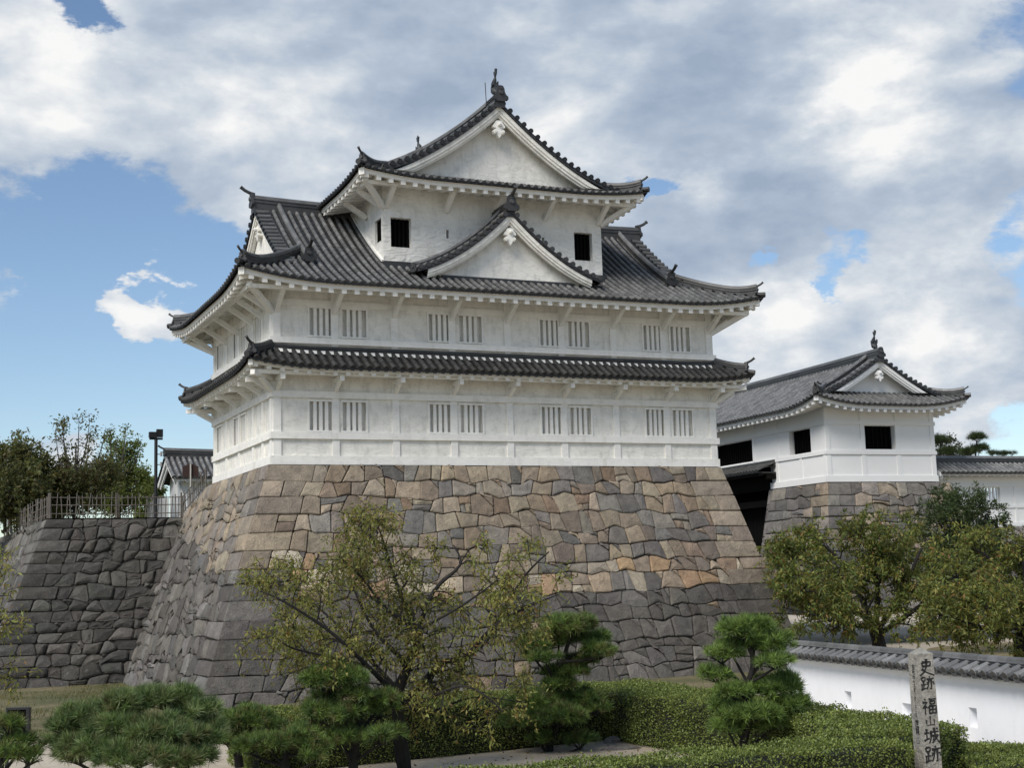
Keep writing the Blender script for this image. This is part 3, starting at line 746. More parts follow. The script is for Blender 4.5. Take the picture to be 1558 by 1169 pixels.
    for i in range(N+1):
        q = L0+(L1-L0)*i/N; z = zr-.05+ridge_rise*abs(2*i/N-1)**2.5
        pts.append((q, mid, z) if axis == 'x' else (mid, q, z))
    ridge(roof, pts, rng, .36, ridge_h, .10, tone=.042, cap_tone=tone*.7, below=.25)
    ends = [(pts[0], (-1, 0) if axis == 'x' else (0, -1)), (pts[-1], (1, 0) if axis == 'x' else (0, 1))]
    for p, d in ends: onigawara(roof, (p[0], p[1], p[2]+.05), d, oni*1.0, fish_s == 0)
    ro = roof.build(name, M_TILE if trim is None else M_TILE_NEW, root)
    if fish_s:
        for p, d in ends: fish(ro, (p[0]-d[0]*.42, p[1]-d[1]*.42, p[2]+ridge_h+.06), d, fish_s)
    # gables
    for p, d in ends:
        if axis == 'x': c = (x0+sv+.05, mid) if d[0] < 0 else (x1-sv-.05, mid); r = (0, -1) if d[0] < 0 else (0, 1)
        else: c = (mid, y0+sv+.05) if d[1] < 0 else (mid, y1-sv-.05); r = (1, 0) if d[1] < 0 else (-1, 0)
        g0 = h(sg)+.05
        hwv = T-sg*.92
        gable_face(ro, c, r, d, T-sg*.80, lambda dd: h(max(T-dd, 0))-roof_thick, g0, .1, .06, board=gable_board, setback=gset if gset else sg-sv+.02, wallmat=wallmat, trim=trim, pend=pend, hw_wall=T-sg*.95)
    # eaves
    ev = MB()
    for k, P in pan.items(): curve_eave(P, ev, bd[0], bd[1])
    corner_blocks(ev, x0, x1, y0, y1, h(0)+a-.05, bd[0], .22)
    ev.build(eave, trim or M_TRIM, root)
    return ro, pan

# ------------------------------------------------------------------ the turret
TW = thing("castle_turret", "three-tiered white plastered castle turret with dark tiled roofs on the tall stone base", "castle turret", (0, 0, 0))
BAY = W/8
FCOLS = [.12]+[BAY*i for i in range(1, 8)]+[W-.12]
SCOLS = [.12, 1.15, 2.4, 4.37, 6.25, D-.12]
FWIN = [(1.14, 1.88), (2.21, 2.96)]
FW = []
for b in range(4):
    for a0, a1 in FWIN: FW.append((a0+b*2*BAY+.01*b, a1+b*2*BAY+.01*b))
def wall_grid(mb, O, e, n, L, z0, z1, holes, dep=.15, back=True):
    """plane wall with rectangular recesses; n outward"""
    O = np.array(O, float); e = np.array(e, float); n = np.array(n, float)
    def P(a, z, d=0): q = O+e*a-n*d; return (q[0], q[1], z)
    xs = sorted({0, L, *[h[0] for h in holes], *[h[1] for h in holes]}); zs = sorted({z0, z1, *[h[2] for h in holes], *[h[3] for h in holes]})
    for i in range(len(xs)-1):
        for j in range(len(zs)-1):
            ca, cz = (xs[i]+xs[i+1])/2, (zs[j]+zs[j+1])/2
            if any(h[0] < ca < h[1] and h[2] < cz < h[3] for h in holes): continue
            mb.add([P(xs[i], zs[j]), P(xs[i+1], zs[j]), P(xs[i+1], zs[j+1]), P(xs[i], zs[j+1])], [(0, 1, 2, 3)])
    for a0, a1, b0, b1 in holes:
        q = [P(a0, b0), P(a1, b0), P(a1, b1), P(a0, b1), P(a0, b0, dep), P(a1, b0, dep), P(a1, b1, dep), P(a0, b1, dep)]
        mb.add(q, [(0, 4, 5, 1), (1, 5, 6, 2), (2, 6, 7, 3), (3, 7, 4, 0)]+([(4, 7, 6, 5)] if back else []))
FACES = {'front': ((0, 0), (1, 0), (0, -1), W), 'left': ((0, D), (0, -1), (-1, 0), D), 'right': ((W, 0), (0, 1), (1, 0), D), 'back': ((W, D), (-1, 0), (0, 1), W)}
def fpt(face, a, z, out=0.0):
    O, e, n, L = FACES[face]; return (O[0]+e[0]*a+n[0]*out, O[1]+e[1]*a+n[1]*out, z)
def facebox(mb, face, a0, a1, z0, z1, o0, o1):
    p = [fpt(face, a0, z0, o0), fpt(face, a1, z1, o1)]
    mb.box(min(p[0][0], p[1][0]), max(p[0][0], p[1][0]), min(p[0][1], p[1][1]), max(p[0][1], p[1][1]), z0, z1)
def storey(name, z0, z1, winz, beams, fw, lw, colz):
    wl = MB()
    for f, (O, e, n, L) in FACES.items():
        ws = fw if f == 'front' else [(D-b, D-a) for a, b in lw] if f == 'left' else []
        wall_grid(wl, O, e, n, L, z0, z1, [(a, b, *winz) for a, b in ws])
    wo = wl.build(name, M_PLASTER, TW)
    for f, (O, e, n, L) in FACES.items():
        cols = FCOLS if f in ('front', 'back') else (SCOLS if f == 'right' else [D-x for x in SCOLS])
        for c in cols:
            w = .115 if .2 < c < L-.2 else .125
            for cz0, cz1 in colz:
                m = MB(); facebox(m, f, c-w if c > .2 else 0.0, c+w if c < L-.2 else L, cz0, cz1, -.02, .048); m.build("column", M_TRIM, wo)
        for b0, b1, pr in beams:
            m = MB(); ex = pr if f in ('front', 'back') else -.003
            facebox(m, f, -ex, L+ex, b0, b1, -.02, pr); m.build("beam", M_TRIM, wo)
        ws = fw if f == 'front' else [(D-b, D-a) for a, b in lw] if f == 'left' else []
        for a, b in ws:
            zb, zt = winz; m = MB()
            fr = .055
            facebox(m, f, a-.07, b+.07, zt, zt+.06, -.02, .05); facebox(m, f, a-.05, b+.05, zb-.05, zb, -.02, .045)
            near = min(abs(a-c) for c in cols) > .3; near2 = min(abs(b-c) for c in cols) > .3
            if near: facebox(m, f, a-.06, a, zb, zt, -.02, .04)
            if near2: facebox(m, f, b, b+.06, zb, zt, -.02, .04)
            wn_ = m.build("lattice_window", M_TRIM, wo)
            for i in range(3):
                c = a+(b-a)*(i+1)/4; m = MB(); facebox(m, f, c-.052, c+.052, zb, zt, -.10, .0); m.build("bar", M_TRIM, wn_)
    return wo
LW1 = [(7.06, 7.82), (4.5, 5.14), (3.42, 4.16)]
LW2 = [(7.08, 7.82), (4.58, 5.15), (3.38, 4.14), (1.45, 2.2)]
storey("first_floor_wall", 0.0, 3.6, (1.06, 1.955), [(0, .27, .07), (.79, 1.0, .09), (2.06, 2.265, .09)], FW, LW1, [(.27, .79), (1.0, 2.06), (2.265, 2.95)])
FW2 = [(a+.03, b+.05) for a, b in FW]
storey("second_floor_wall", 3.6, 5.9, (4.03, 4.89), [(3.75, 3.94, .11), (4.95, 5.15, .045)], FW2, LW2, [(3.6, 3.75), (3.94, 4.95), (5.15, 5.7)])

# pent roof between the first and second floors
O1 = 1.0
h1 = lambda t: 2.90+.62*t+.02*t*t
pr_ = MB(); rg = random.Random(4)
def Hc(L, hf, a, Lc, lt): return lambda s, t: hf(t)+a*max(0.0, 1-min(max(s, 0), max(L-s, 0))/Lc)**2.2*max(0.0, 1-t/lt)
x0, x1, y0, y1 = -O1, W+O1, -O1, D+O1
PN1 = [Panel((x0, y0), (1, 0), (0, 1), x1-x0, Hc(x1-x0, h1, .24, 2.6, 2.0)), Panel((x1, y0), (0, 1), (-1, 0), y1-y0, Hc(y1-y0, h1, .24, 2.6, 2.0)),
       Panel((x1, y1), (-1, 0), (0, -1), x1-x0, Hc(x1-x0, h1, .24, 2.6, 2.0)), Panel((x0, y1), (0, -1), (1, 0), y1-y0, Hc(y1-y0, h1, .24, 2.6, 2.0))]
for P in PN1:
    lay_tiles(pr_, P, lambda s, L=P.L: min(s, L-s, O1-.06), rg, .036, .010, end_tone=.009, rad=.085)
    # plaster dabs at the top of the pans, then the flashing course along the wall
    n = int(P.L/PITCH)
    ridge(pr_, [P.pt(O1-.07+(P.L-2*O1+.14)*i/30, O1-.07, .02) for i in range(31)], rg, .16, .15, .045, tone=.035, cap_tone=.05)
for (cx_, cy__, dx, dy) in ((x0, y0, 1, 1), (x1, y0, -1, 1), (x1, y1, -1, -1), (x0, y1, 1, -1)):
    P = PN1[0]
    pts = [(cx_+dx*q, cy__+dy*q, P.h(q, q)+.05+.10*max(0, 1-q/.8)**2) for q in [.14+.80*i/10 for i in range(11)]]
    ridge(pr_, pts, rg, .2, .22, .07, tone=.035, cap_tone=.05)
    onigawara(pr_, (cx_+dx*.15, cy__+dy*.15, P.h(.14, .14)+.10), (-dx, -dy), .62, True, .028)
    pr_.tube([(cx_-dx*.05, cy__-dy*.05, P.h(0, 0)+.06), (cx_+dx*.3, cy__+dy*.3, P.h(.3, .3)+.06)], [.095, .085], 10, (.03,)*3)
PR = pr_.build("pent_roof", M_TILE, TW)
for P in PN1:
    dab = MB(); n = 60; vs = []
    for i in range(n+1):
        q = 1.0+(P.L-2.0)*i/n; vs += [P.pt(q, O1-.25, .03), P.pt(q, O1-.12, .10)]
    dab.add(vs, [(2*i, 2*i+2, 2*i+3, 2*i+1) for i in range(n)]); dab.build("plaster_fillet", M_TRIM, PR)
ev = MB()
for P in PN1: curve_eave(P, ev, O1, .12, fasc=.10, setb=.10, dent=(.41, .13, .12))
corner_blocks(ev, x0, x1, y0, y1, 2.90+.24-.02, O1, .17)
ev.build("pent_eaves", M_TRIM, TW)
# brackets of the pent roof: arm + strut; braces of the main roof
def bracket(face, a):
    m = MB(); z = 2.62
    m.bar(fpt(face, a, z-.02, .0), fpt(face, a, z-.02, .80), .14, .15)
    m.bar(fpt(face, a, 2.27, .02), fpt(face, a, z-.06, .50), .12, .12)
    m.build("bracket", M_TRIM, TW)
for f in FACES:
    cols = FCOLS if f in ('front', 'back') else (SCOLS if f == 'right' else [D-x for x in SCOLS])
    for c in cols: bracket(f, c)
bm = MB()
for f, (O, e, n, L) in FACES.items():
    ex = .72 if f in ('front', 'back') else .56
    facebox(bm, f, -ex, L+ex, 2.685, 2.80, .56, .72)
for sx, sy, x, y in ((-1, -1, 0, 0), (1, -1, W, 0), (-1, 1, 0, D), (1, 1, W, D)):
    bm.bar((x, y, 2.62), (x+sx*.82, y+sy*.82, 2.70), .15, .15); bm.bar((x, y, 2.22), (x+sx*.5, y+sy*.5, 2.6), .13, .13)
bm.build("eave_beam", M_TRIM, TW)
def brace(face, a, zb=4.70, zt=5.30, out=.88):
    m = MB(); m.bar(fpt(face, a, zb+.06, .02), fpt(face, a, zt, out), .14, .15); m.build("brace", M_TRIM, TW)
for f in FACES:
    cols = FCOLS if f in ('front', 'back') else (SCOLS if f == 'right' else [D-x for x in SCOLS])
    for c in cols: brace(f, c)
bm = MB()
for f, (O, e, n, L) in FACES.items():
    ex = .96 if f in ('front', 'back') else .80
    facebox(bm, f, -ex, L+ex, 5.235, 5.36, .80, .96)
for sx, sy, x, y in ((-1, -1, 0, 0), (1, -1, W, 0), (-1, 1, 0, D), (1, 1, W, D)):
    bm.bar((x, y, 4.72), (x+sx*.95, y+sy*.95, 5.36), .16, .16)
bm.build("eave_beam", M_TRIM, TW)

# main roof, ridge running along the front
h2 = lambda t: 5.47+.46*t+.036*t*t
O2 = 1.35
MAIN, PN2 = irimoya(TW, -O2, W+O2, -O2, D+O2, 'x', h2, .38, 3.4, 1.80, 2.35, random.Random(14), .13, "main_roof", "main_eaves", ridge_h=.36, ridge_rise=.10, bd=(O2, .34), pend=.9, kud_end=1.75, oni=.85, gset=.22, gable_board=.22, roof_thick=.15)

# top storey
TX0, TX1, TY0, TY1 = 3.87, 11.89, .67, 7.67
tops = {'front': ((TX0, TY0), (1, 0), (0, -1), TX1-TX0), 'left': ((TX0, TY1), (0, -1), (-1, 0), TY1-TY0), 'right': ((TX1, TY0), (0, 1), (1, 0), TY1-TY0), 'back': ((TX1, TY1), (-1, 0), (0, 1), TX1-TX0)}
twl = MB()
THOLES = {'front': [(.26, .97, 7.21, 8.20), (6.96, 7.66, 7.21, 8.20), (2.21, 2.30, 7.63, 7.92), (5.72, 5.81, 7.63, 7.92)], 'left': [(6.15, 6.80, 7.45, 8.22)], 'right': [], 'back': []}
for f, (O, e, n, L) in tops.items(): wall_grid(twl, O, e, n, L, 5.9, 9.35, THOLES[f], .22 if f != 'left' else .10, back=False)
TWALL = twl.build("top_floor_wall", M_PLASTER_TOP, TW)
for f, hs in THOLES.items():
    O, e, n, L = tops[f]
    for a0, a1, b0, b1 in hs:
        m = MB()
        def q(a, z, d, kk=(1 if f != 'left' else .5)): return (O[0]+e[0]*a-n[0]*d*kk, O[1]+e[1]*a-n[1]*d*kk, z)
        m.add([q(a0-.05, b0-.05, .24), q(a1+.05, b0-.05, .24), q(a1+.05, b1+.05, .24), q(a0-.05, b1+.05, .24)], [(0, 1, 2, 3)])
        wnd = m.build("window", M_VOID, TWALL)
        if a1-a0 > .3:
            k = 0
            for i in range(5):
                c = a0+(a1-a0)*(i+.5)/5; m = MB(); m.bar(q(c, b0, .19), q(c, b1, .19), .05, .05, (n[0], n[1], 0)); m.build("bar", M_DARK, wnd)
# dark flashing at the foot of the top storey and pale trim along its sloping sides
fl = MB(); fl.box(TX0-.03, TX1+.03, TY0-.14, TY0-.004, 6.40, 6.70, (.03, .03, .03)); fl.build("flashing", M_TILE, TWALL)
for sx in (TX0, TX1):
    o = -.10 if sx == TX0 else .10
    for yy in (lambda y: y, lambda y: D-y):
        fl = MB(); prof = [(sx+o*.5-.045, -.0), (sx+o*.5+.045, -.0), (sx+o*.5+.045, .13), (sx+o*.5-.045, .13)]; vs = []
        for i in range(15):
            y = TY0+.02+3.3*i/14; vs += [(x, yy(y), h2(y+O2)+z) for x, z in prof]
        fl.add(vs, [(4*i+k, 4*i+(k+1) % 4, 4*i+4+(k+1) % 4, 4*i+4+k) for i in range(14) for k in range(4)], (.045,)*3); fl.build("flashing", M_TILE, TWALL)
tr_ = MB()
for i in range(14):
    ya, yb = TY0+.02+3.3*i/14, TY0+.02+3.3*(i+1)/14
    tr_.bar((TX0-.02, ya, h2(ya+O2)+.17), (TX0-.02, yb, h2(yb+O2)+.17), .07, .07)
tr_.build("plaster_edge", M_TRIM, TWALL)

# front dormer gable
hv = lambda d: 8.36-1.04*d+.115*d*d
CXM = W/2
dg = MB(); rg = random.Random(31); YV = -.62
GH = 3.32
for sgn in (-1, 1):
    P = Panel((CXM+sgn*GH, YV if sgn > 0 else 1.0), (0, 1) if sgn > 0 else (0, -1), (-sgn, 0), 1.62, lambda s, t: hv(GH-t)+.08)
    # rows run down both slopes behind the verge
    rng_ = (.45, 1.62) if sgn > 0 else (0, 1.62-.45)
    lay_tiles(dg, P, lambda s: GH-.02, rg, .12, .02, srange=rng_)
    e3 = np.array([0, 1.0, 0]); t = .12
    while t < GH-.05:
        d_ = GH-t; z = hv(d_)+.08; sl = -1.0+.23*d_; d3 = np.array([sgn, 0, sl]); d3 /= np.linalg.norm(d3); u = np.array([-sl*sgn, 0, 1.]); u /= np.linalg.norm(u)
        x = CXM+sgn*d_; p0 = np.array([x, YV-.03, z]); p1 = np.array([x, YV+.44, z+.04]); vs = []
        for p, r_ in ((p0, .082), (p1, .07)):
            for q in range(6): an = PI*q/5; vs.append(p+d3*(math.cos(an)*r_)+u*(math.sin(an)*r_*1.15+.02))
        dg.add(vs, [(q, q+1, 7+q, 6+q) for q in range(5)], tile_cols(rg, .12))
        ring = [p0-e3*.012+d3*(math.cos(2*PI*q/9)*.088)+u*(math.sin(2*PI*q/9)*.088+.02) for q in range(9)]; bk = [q+e3*.06 for q in ring]
        dg.add(ring+bk, [tuple(range(9))]+[(q, (q+1) % 9, 9+(q+1) % 9, 9+q) for q in range(9)], tile_cols(rg, .035)); t += .25
    N = 16; vs = []
    for i in range(N+1):
        d_ = GH*i/N; x = CXM+sgn*d_; z = hv(d_)+.08; vs += [(x, YV, z), (x, 1.0, z), (x, YV, z-.12)]
    dg.add(vs, [(3*i, 3*i+1, 3*i+4, 3*i+3) for i in range(N)]+[(3*i, 3*i+3, 3*i+5, 3*i+2) for i in range(N)], (.03, .03, .032))
    ridge(dg, [(CXM+sgn*d_, YV+.62, hv(d_)+.14) for d_ in [GH*i/14 for i in range(15)]], rg, .2, .2, .07, tone=.045, cap_tone=.12)
    onigawara(dg, (CXM+sgn*(GH+.02), YV+.3, hv(GH)+.05), (sgn, -.4), .5, False)
ridge(dg, [(CXM, YV+.02, hv(0)+.02), (CXM, .66, hv(0)+.02)], rg, .30, .34, .09, tone=.04, cap_tone=.1, below=.2)
onigawara(dg, (CXM, YV-.02, hv(0)+.10), (0, -1), .9, True)
DG = dg.build("dormer_gable", M_TILE, TW)
gable_face(DG, (CXM, YV+.05), (1, 0), (0, -1), GH-.38, lambda d: hv(d)-.05, 6.02, .1, .06, board=.21, setback=.42, wallmat=M_PLASTER, pend=.95, hw_wall=2.75)
m = MB(); m.box(CXM-2.35, CXM+2.35, YV+.35, YV+.60, 5.9, 6.16, (.03,)*3); m.build("flashing", M_TILE, DG)

# top roof, ridge running away from the camera
h3 = lambda t: 9.26+.27*t+.0635*t*t
TOP, PN3 = irimoya(TW, CXM-5.2, CXM+5.2, -.59, 8.93, 'y', h3, .24, 3.0, .62, 1.12, random.Random(19), .13, "top_roof", "top_eaves", ridge_h=.29, ridge_rise=.05, bd=(1.2, .22), pend=1.0, kud_end=1.3, oni=.9, gable_board=.235, roof_thick=.15, fish_s=.78, kud_oni=.5, kud_horn=False)
def tbrace(face, a, zb=8.50, zt=9.05, out=.80):
    O, e, n, L = tops[face]; q = lambda z, o: (O[0]+e[0]*a+n[0]*o, O[1]+e[1]*a+n[1]*o, z)
    m = MB(); m.bar(q(zb+.06, .02), q(zt, out), .15, .15); m.build("brace", M_TRIM, TW)
for f in tops:
    L = tops[f][3]
    for c in ((.12, 2.2, 4.02, 5.85, L-.12) if f in ('front', 'back') else (.12, L*.25, L*.5, L*.76, L-.12)): tbrace(f, c)
bm = MB()
for f, (O, e, n, L) in tops.items():
    ex = .85 if f in ('front', 'back') else .70
    q = lambda a, o: (O[0]+e[0]*a+n[0]*o, O[1]+e[1]*a+n[1]*o)
    a_, b_ = q(-ex, .70), q(L+ex, .85); bm.box(min(a_[0], b_[0]), max(a_[0], b_[0]), min(a_[1], b_[1]), max(a_[1], b_[1]), 9.02, 9.15)
for sx, sy, x, y in ((-1, -1, TX0, TY0), (1, -1, TX1, TY0), (-1, 1, TX0, TY1), (1, 1, TX1, TY1)): bm.bar((x, y, 8.52), (x+sx*.9, y+sy*.9, 9.14), .16, .16)
bm.build("eave_beam", M_TRIM, TW)
m = MB(); m.tube([(CXM-.18, .75, 12.3), (CXM-.21, .75, 13.25)], .015, 5); m.build("lightning_rod", M_METAL, TW)

# ------------------------------------------------------------------ gate turret on the right
GK = (26.28, 7.86, 0.06); GROT = -math.radians(2.5); GW, GL = 5.74, 17.0
GT = thing("gate_turret", "white gate turret with dark open windows on the right, over the dark gateway", "gate turret", GK, GROT)
gfaces = {'front': ((0, 0), (1, 0), (0, -1), GW), 'left': ((0, GL), (0, -1), (-1, 0), GL), 'right': ((GW, 0), (0, 1), (1, 0), GL), 'back': ((GW, GL), (-1, 0), (0, 1), GW)}
GH_ = {'front': [(2.06, 3.64, 1.43, 2.47)], 'left': [(GL-2.83, GL-1.12, 1.40, 2.47), (GL-9.7, GL-5.99, 1.42, 2.47)], 'right': [(2, 3.5, 1.4, 2.4)], 'back': []}
def gpt(f, a, z, o=0.0):
    O, e, n, L = gfaces[f]; return (O[0]+e[0]*a+n[0]*o, O[1]+e[1]*a+n[1]*o, z)
def gbox(mb, f, a0, a1, z0, z1, o0, o1):
    p, q = gpt(f, a0, z0, o0), gpt(f, a1, z1, o1); mb.box(min(p[0], q[0]), max(p[0], q[0]), min(p[1], q[1]), max(p[1], q[1]), z0, z1)
wl = MB()
for f, (O, e, n, L) in gfaces.items():
    if f == 'left':      # plaster stops above the gateway
        wall_grid(wl, O, e, n, L, 1.15, 3.5, GH_[f], .28, back=False)
        wall_grid(wl, (0, 4.5), e, n, 4.5, 0, 1.15, [], .2); wall_grid(wl, (0, GL), e, n, GL-10.2, 0, 1.15, [], .2)
    else: wall_grid(wl, O, e, n, L, 0, 3.5, GH_[f], .28, back=False)
GWL = wl.build("wall", M_WHITE, GT)
for f, (O, e, n, L) in gfaces.items():
    cols = {'front': [.11, 1.92, 3.76, GW-.11], 'right': [.11, 2, 4, 6], 'back': [], 'left': [GL-x for x in (.11, 3.84, 5.85, 9.8, 12)]}[f]
    for c in cols:
        m = MB(); lo = .26 if f != 'left' or GL-c < 4.4 else 1.4
        if f == 'left' and abs(GL-c-3.84) < .1: lo = 1.38
        gbox(m, f, max(c-.11, 0), min(c+.11, L), lo, 3.2, -.02, .03); m.build("column", M_WHITE, GWL)
    if f == 'left':
        for c in (1.95, 3.9):
            m = MB(); gbox(m, f, GL-c-.1, GL-c+.1, .26, 1.2, -.02, .03); m.build("column", M_WHITE, GWL)
    if f == 'front':
        for c in (1.95, 3.78): pass
    for z0, z1 in ((1.20, 1.36), (2.50, 2.67)):
        m = MB(); ex = .06 if f in ('front', 'back') else -.003; gbox(m, f, -ex, L+ex, z0, z1, -.02, .06); m.build("beam", M_WHITE, GWL)
    m = MB()
    if f == 'left': gbox(m, f, GL-4.5, GL+.0, 0, .27, -.02, .055)
    else: gbox(m, f, -.055 if f in ('front', 'back') else 0, L+(.055 if f in ('front', 'back') else 0), 0, .27, -.02, .055)
    m.build("base_board", M_WHITE, GWL)
    for a0, a1, b0, b1 in GH_[f]:
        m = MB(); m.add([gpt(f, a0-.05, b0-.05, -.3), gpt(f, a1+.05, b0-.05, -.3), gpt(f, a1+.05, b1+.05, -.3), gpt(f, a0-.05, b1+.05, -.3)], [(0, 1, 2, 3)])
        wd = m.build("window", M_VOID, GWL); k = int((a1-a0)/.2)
        for i in range(k):
            c = a0+(a1-a0)*(i+.5)/k; m = MB(); m.bar(gpt(f, c, b0, -.24), gpt(f, c, b1, -.24), .045, .045, (n[0], n[1], 0)); m.build("bar", M_DARK, wd)
hg = lambda t: 3.27+.43*t+.030*t*t
GO = 1.15
irimoya(GT, -GO, GW+GO, -GO, GL+GO, 'y', hg, .42, 3.0, .78, 1.40, random.Random(23), .155, "gate_roof", "gate_eaves", ridge_h=.38, ridge_rise=.05, bd=(GO, .18), wallmat=M_WHITE, trim=M_WHITE, pend=.85, kud_end=1.5, oni=.75, gable_board=.23, fish_s=.72, kud_oni=.7, pan_tone=.045, end_tone=.035)
# gateway: pent roof, lintel, dark interior and doors
gy = MB(); P = Panel((-1.0, 9.9), (0, -1), (1, 0), 5.85, lambda s, t: .80+.40*t)
lay_tiles(gy, P, lambda s: .98, random.Random(6), .06, .03, end_tone=.03)
gy.box(-.98, -.02, 4.02, 9.9, .70, .76, (.02,)*3)
ridge(gy, [(-.06, 4.0, 1.18), (-.06, 9.9, 1.18)], random.Random(2), .16, .12, .05, tone=.04, cap_tone=.06)
gy.build("gate_pent_roof", M_TILE, GT)
m = MB(); m.bar((-.85, 4.0, .66), (-.85, 9.9, .66), .16, .14); m.bar((-.5, 4.12, .55), (.1, 4.12, .55), .14, .22); m.bar((.10, 4.4, .35), (.10, 10.2, .35), .3, .75)
m.build("gate_eave_beam", M_DARK, GT)
m = MB(); m.bar((.18, 4.35, -.62), (.18, 10.2, -.62), .34, .30); m.build("gate_lintel", M_DARK, GT)
for y in (4.72, 9.85):
    m = MB(); m.bar((.35, y, -.5), (.35, y, -5.6), .40, .34, (0, 1, 0)); m.build("gate_post", M_DARK, GT)
for k in range(2):
    m = MB()
    for i in range(8): a = 4.95+k*2.35+i*.292; m.box(.62, .70, a, a+.27, -5.55, -.75)
    m.build("gate_door", M_DARK, GT)
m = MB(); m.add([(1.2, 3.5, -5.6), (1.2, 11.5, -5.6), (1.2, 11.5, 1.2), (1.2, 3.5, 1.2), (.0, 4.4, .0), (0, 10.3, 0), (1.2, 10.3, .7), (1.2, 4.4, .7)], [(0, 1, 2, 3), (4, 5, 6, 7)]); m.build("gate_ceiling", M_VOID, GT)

# stone base of the gate turret
gb = thing("stone_wall", "tan stone base under the white gate turret, behind the autumn cherry trees", "stone wall", GK, GROT)
gcol = lambda u, w, b, r: jit(r.choice(TAN[:6]+[(.25, .23, .205), (.21, .20, .19), (.14, .135, .13)]), r)
GHH = 5.6; GLOC = (0, 0, 0)
grows = [0]; rr = random.Random(77)
while grows[-1] < GHH-.3: grows.append(grows[-1]+rr.uniform(.42, .58))
grows[-1] = GHH
gu = GW+.75
def Pg(u, w): return (-.06-.22*w+(gu+.44*w)*u/gu*.999, -.05-.26*w, -.02-w)
mb = MB(); ishigaki(mb, Pg, gu, GHH, random.Random(41), gcol, rows=grows, sw=(.42, .85), corner=(1, 2), split=.35, corner_w=(.55, 1.2)); mb.build("front_face", M_STONE, gb)
gu2 = 4.55
def Pg2(u, w): q = gu2-u; return (-.06-.22*w, -.05-.26*w*(1-q/gu2)+q, -.02-w)
mb = MB(); ishigaki(mb, Pg2, gu2, GHH, random.Random(42), gcol, rows=grows, sw=(.42, .85), corner=(1, 2), split=.35, corner_w=(.55, 1.2)); mb.build("side_face", M_STONE, gb)
mb = MB(); ishigaki(mb, lambda u, w: (GW+.7+.22*w, -.05-.26*w*(1-u/6)+u, -.02-w), 6, GHH, random.Random(43), gcol, rows=grows, sw=(.5, 1.0), corner=(1, 0)); mb.build("rear_side_face", M_STONE, gb)
mb = MB(); ishigaki(mb, lambda u, w: (-.06-.22*w+u*.5, 4.5+u*0+.0*w, -.02-w), 3, GHH, random.Random(44), gcol, rows=grows, sw=(.5, 1.0)); mb.build("passage_face", M_STONE, gb)
mb = MB(); mb.box(.0, GW+.6, .0, 4.4, -.5, -.03, (.12, .11, .10)); mb.build("top_bed", M_STONE, gb)

# plastered wall running on to the right
PW = thing("plaster_wall", "white plastered wall with a barred opening and tiled roof running right from the gate turret", "wall", (GK[0]+6.45*math.cos(GROT)-.8*math.sin(GROT), GK[1]+6.45*math.sin(GROT)+.8*math.cos(GROT), -1.93), GROT)
PL_ = 22.0
m = MB(); wh = [(1.83, 3.42, 1.03, 1.77), (3.78, 3.87, .42, .58)]
wall_grid(m, (-.6, 0), (1, 0), (0, -1), PL_, 0, 2.65, [(a+.6, b+.6, c, d) for a, b, c, d in wh], .3, back=False)
wall_grid(m, (-.6+PL_, .3), (-1, 0), (0, 1), PL_, 0, 2.65, [(PL_-b-.6, PL_-a-.6, c, d) for a, b, c, d in wh[:1]], .05, back=False)
pwl = m.build("wall", M_WHITE, PW)
for z0, z1 in ((0, .16), (.82, .95), (1.80, 1.92)):
    m = MB(); m.box(-.6, PL_-.6, -.05, .02, z0, z1); m.build("beam", M_WHITE, pwl)
for c in (1.3, 4.2, 7, 10): m = MB(); m.box(c, c+.13, -.03, .02, .16, 1.8); m.build("column", M_WHITE, pwl)
fr = MB(); fr.box(1.78, 3.47, -.02, .02, .99, 1.03); fr = fr.build("lattice_window", M_WHITE, pwl)
for i in range(8): c = 1.88+i*.2; m = MB(); m.box(c, c+.08, .06, .14, 1.03, 1.77); m.build("bar", M_WHITE, fr)
m = MB(); m.add([(3.7, .29, .4), (3.95, .29, .4), (3.95, .29, .65), (3.7, .29, .65)], [(0, 1, 2, 3)]); m.build("loophole_back", M_WHITE, pwl)
rt = MB(); rq = random.Random(3)
P = Panel((-.35, -.75), (1, 0), (0, 1), PL_-.5, lambda s, t: 2.40+.52*t); lay_tiles(rt, P, lambda s: 1.0, rq, .20, .05)
P = Panel((PL_-.9, 1.25), (-1, 0), (0, -1), PL_-.5, lambda s, t: 2.40+.52*t); lay_tiles(rt, P, lambda s: 1.0, rq, .20, .05)
ridge(rt, [(-.4+PL_*i/20, .25, 2.88) for i in range(20)], rq, .28, .34, .08, tone=.045, cap_tone=.16)
rt.build("roof", M_TILE_NEW, PW)
m = MB(); m.box(-.3, PL_-.9, -.66, -.58, 2.27, 2.38); m.add([(-.3, -.6, 2.33), (PL_-.9, -.6, 2.33), (PL_-.9, 0, 2.55), (-.3, 0, 2.55)], [(0, 3, 2, 1)])
for i in range(50): x = .1+i*.42; m.box(x, x+.10, -.60, 0, 2.22, 2.32)
m.bar((-.36, -.74, 2.30), (-.36, .2, 2.82), .10, .20)
m.bar((-.30, -.66, 2.16), (-.30, .2, 2.64), .08, .12)
m.build("eaves", M_WHITE, PW)
pb = thing("stone_wall", "low tan stone wall under the plastered wall at the right edge", "stone wall", (PW.location.x, PW.location.y, -1.95), GROT)
mb = MB(); ishigaki(mb, lambda u, w: (u-1.0, -.12-.25*w, -w), 22, 3.7, random.Random(50), gcol, sw=(.45, .95), split=.3); mb.build("face", M_STONE, pb)

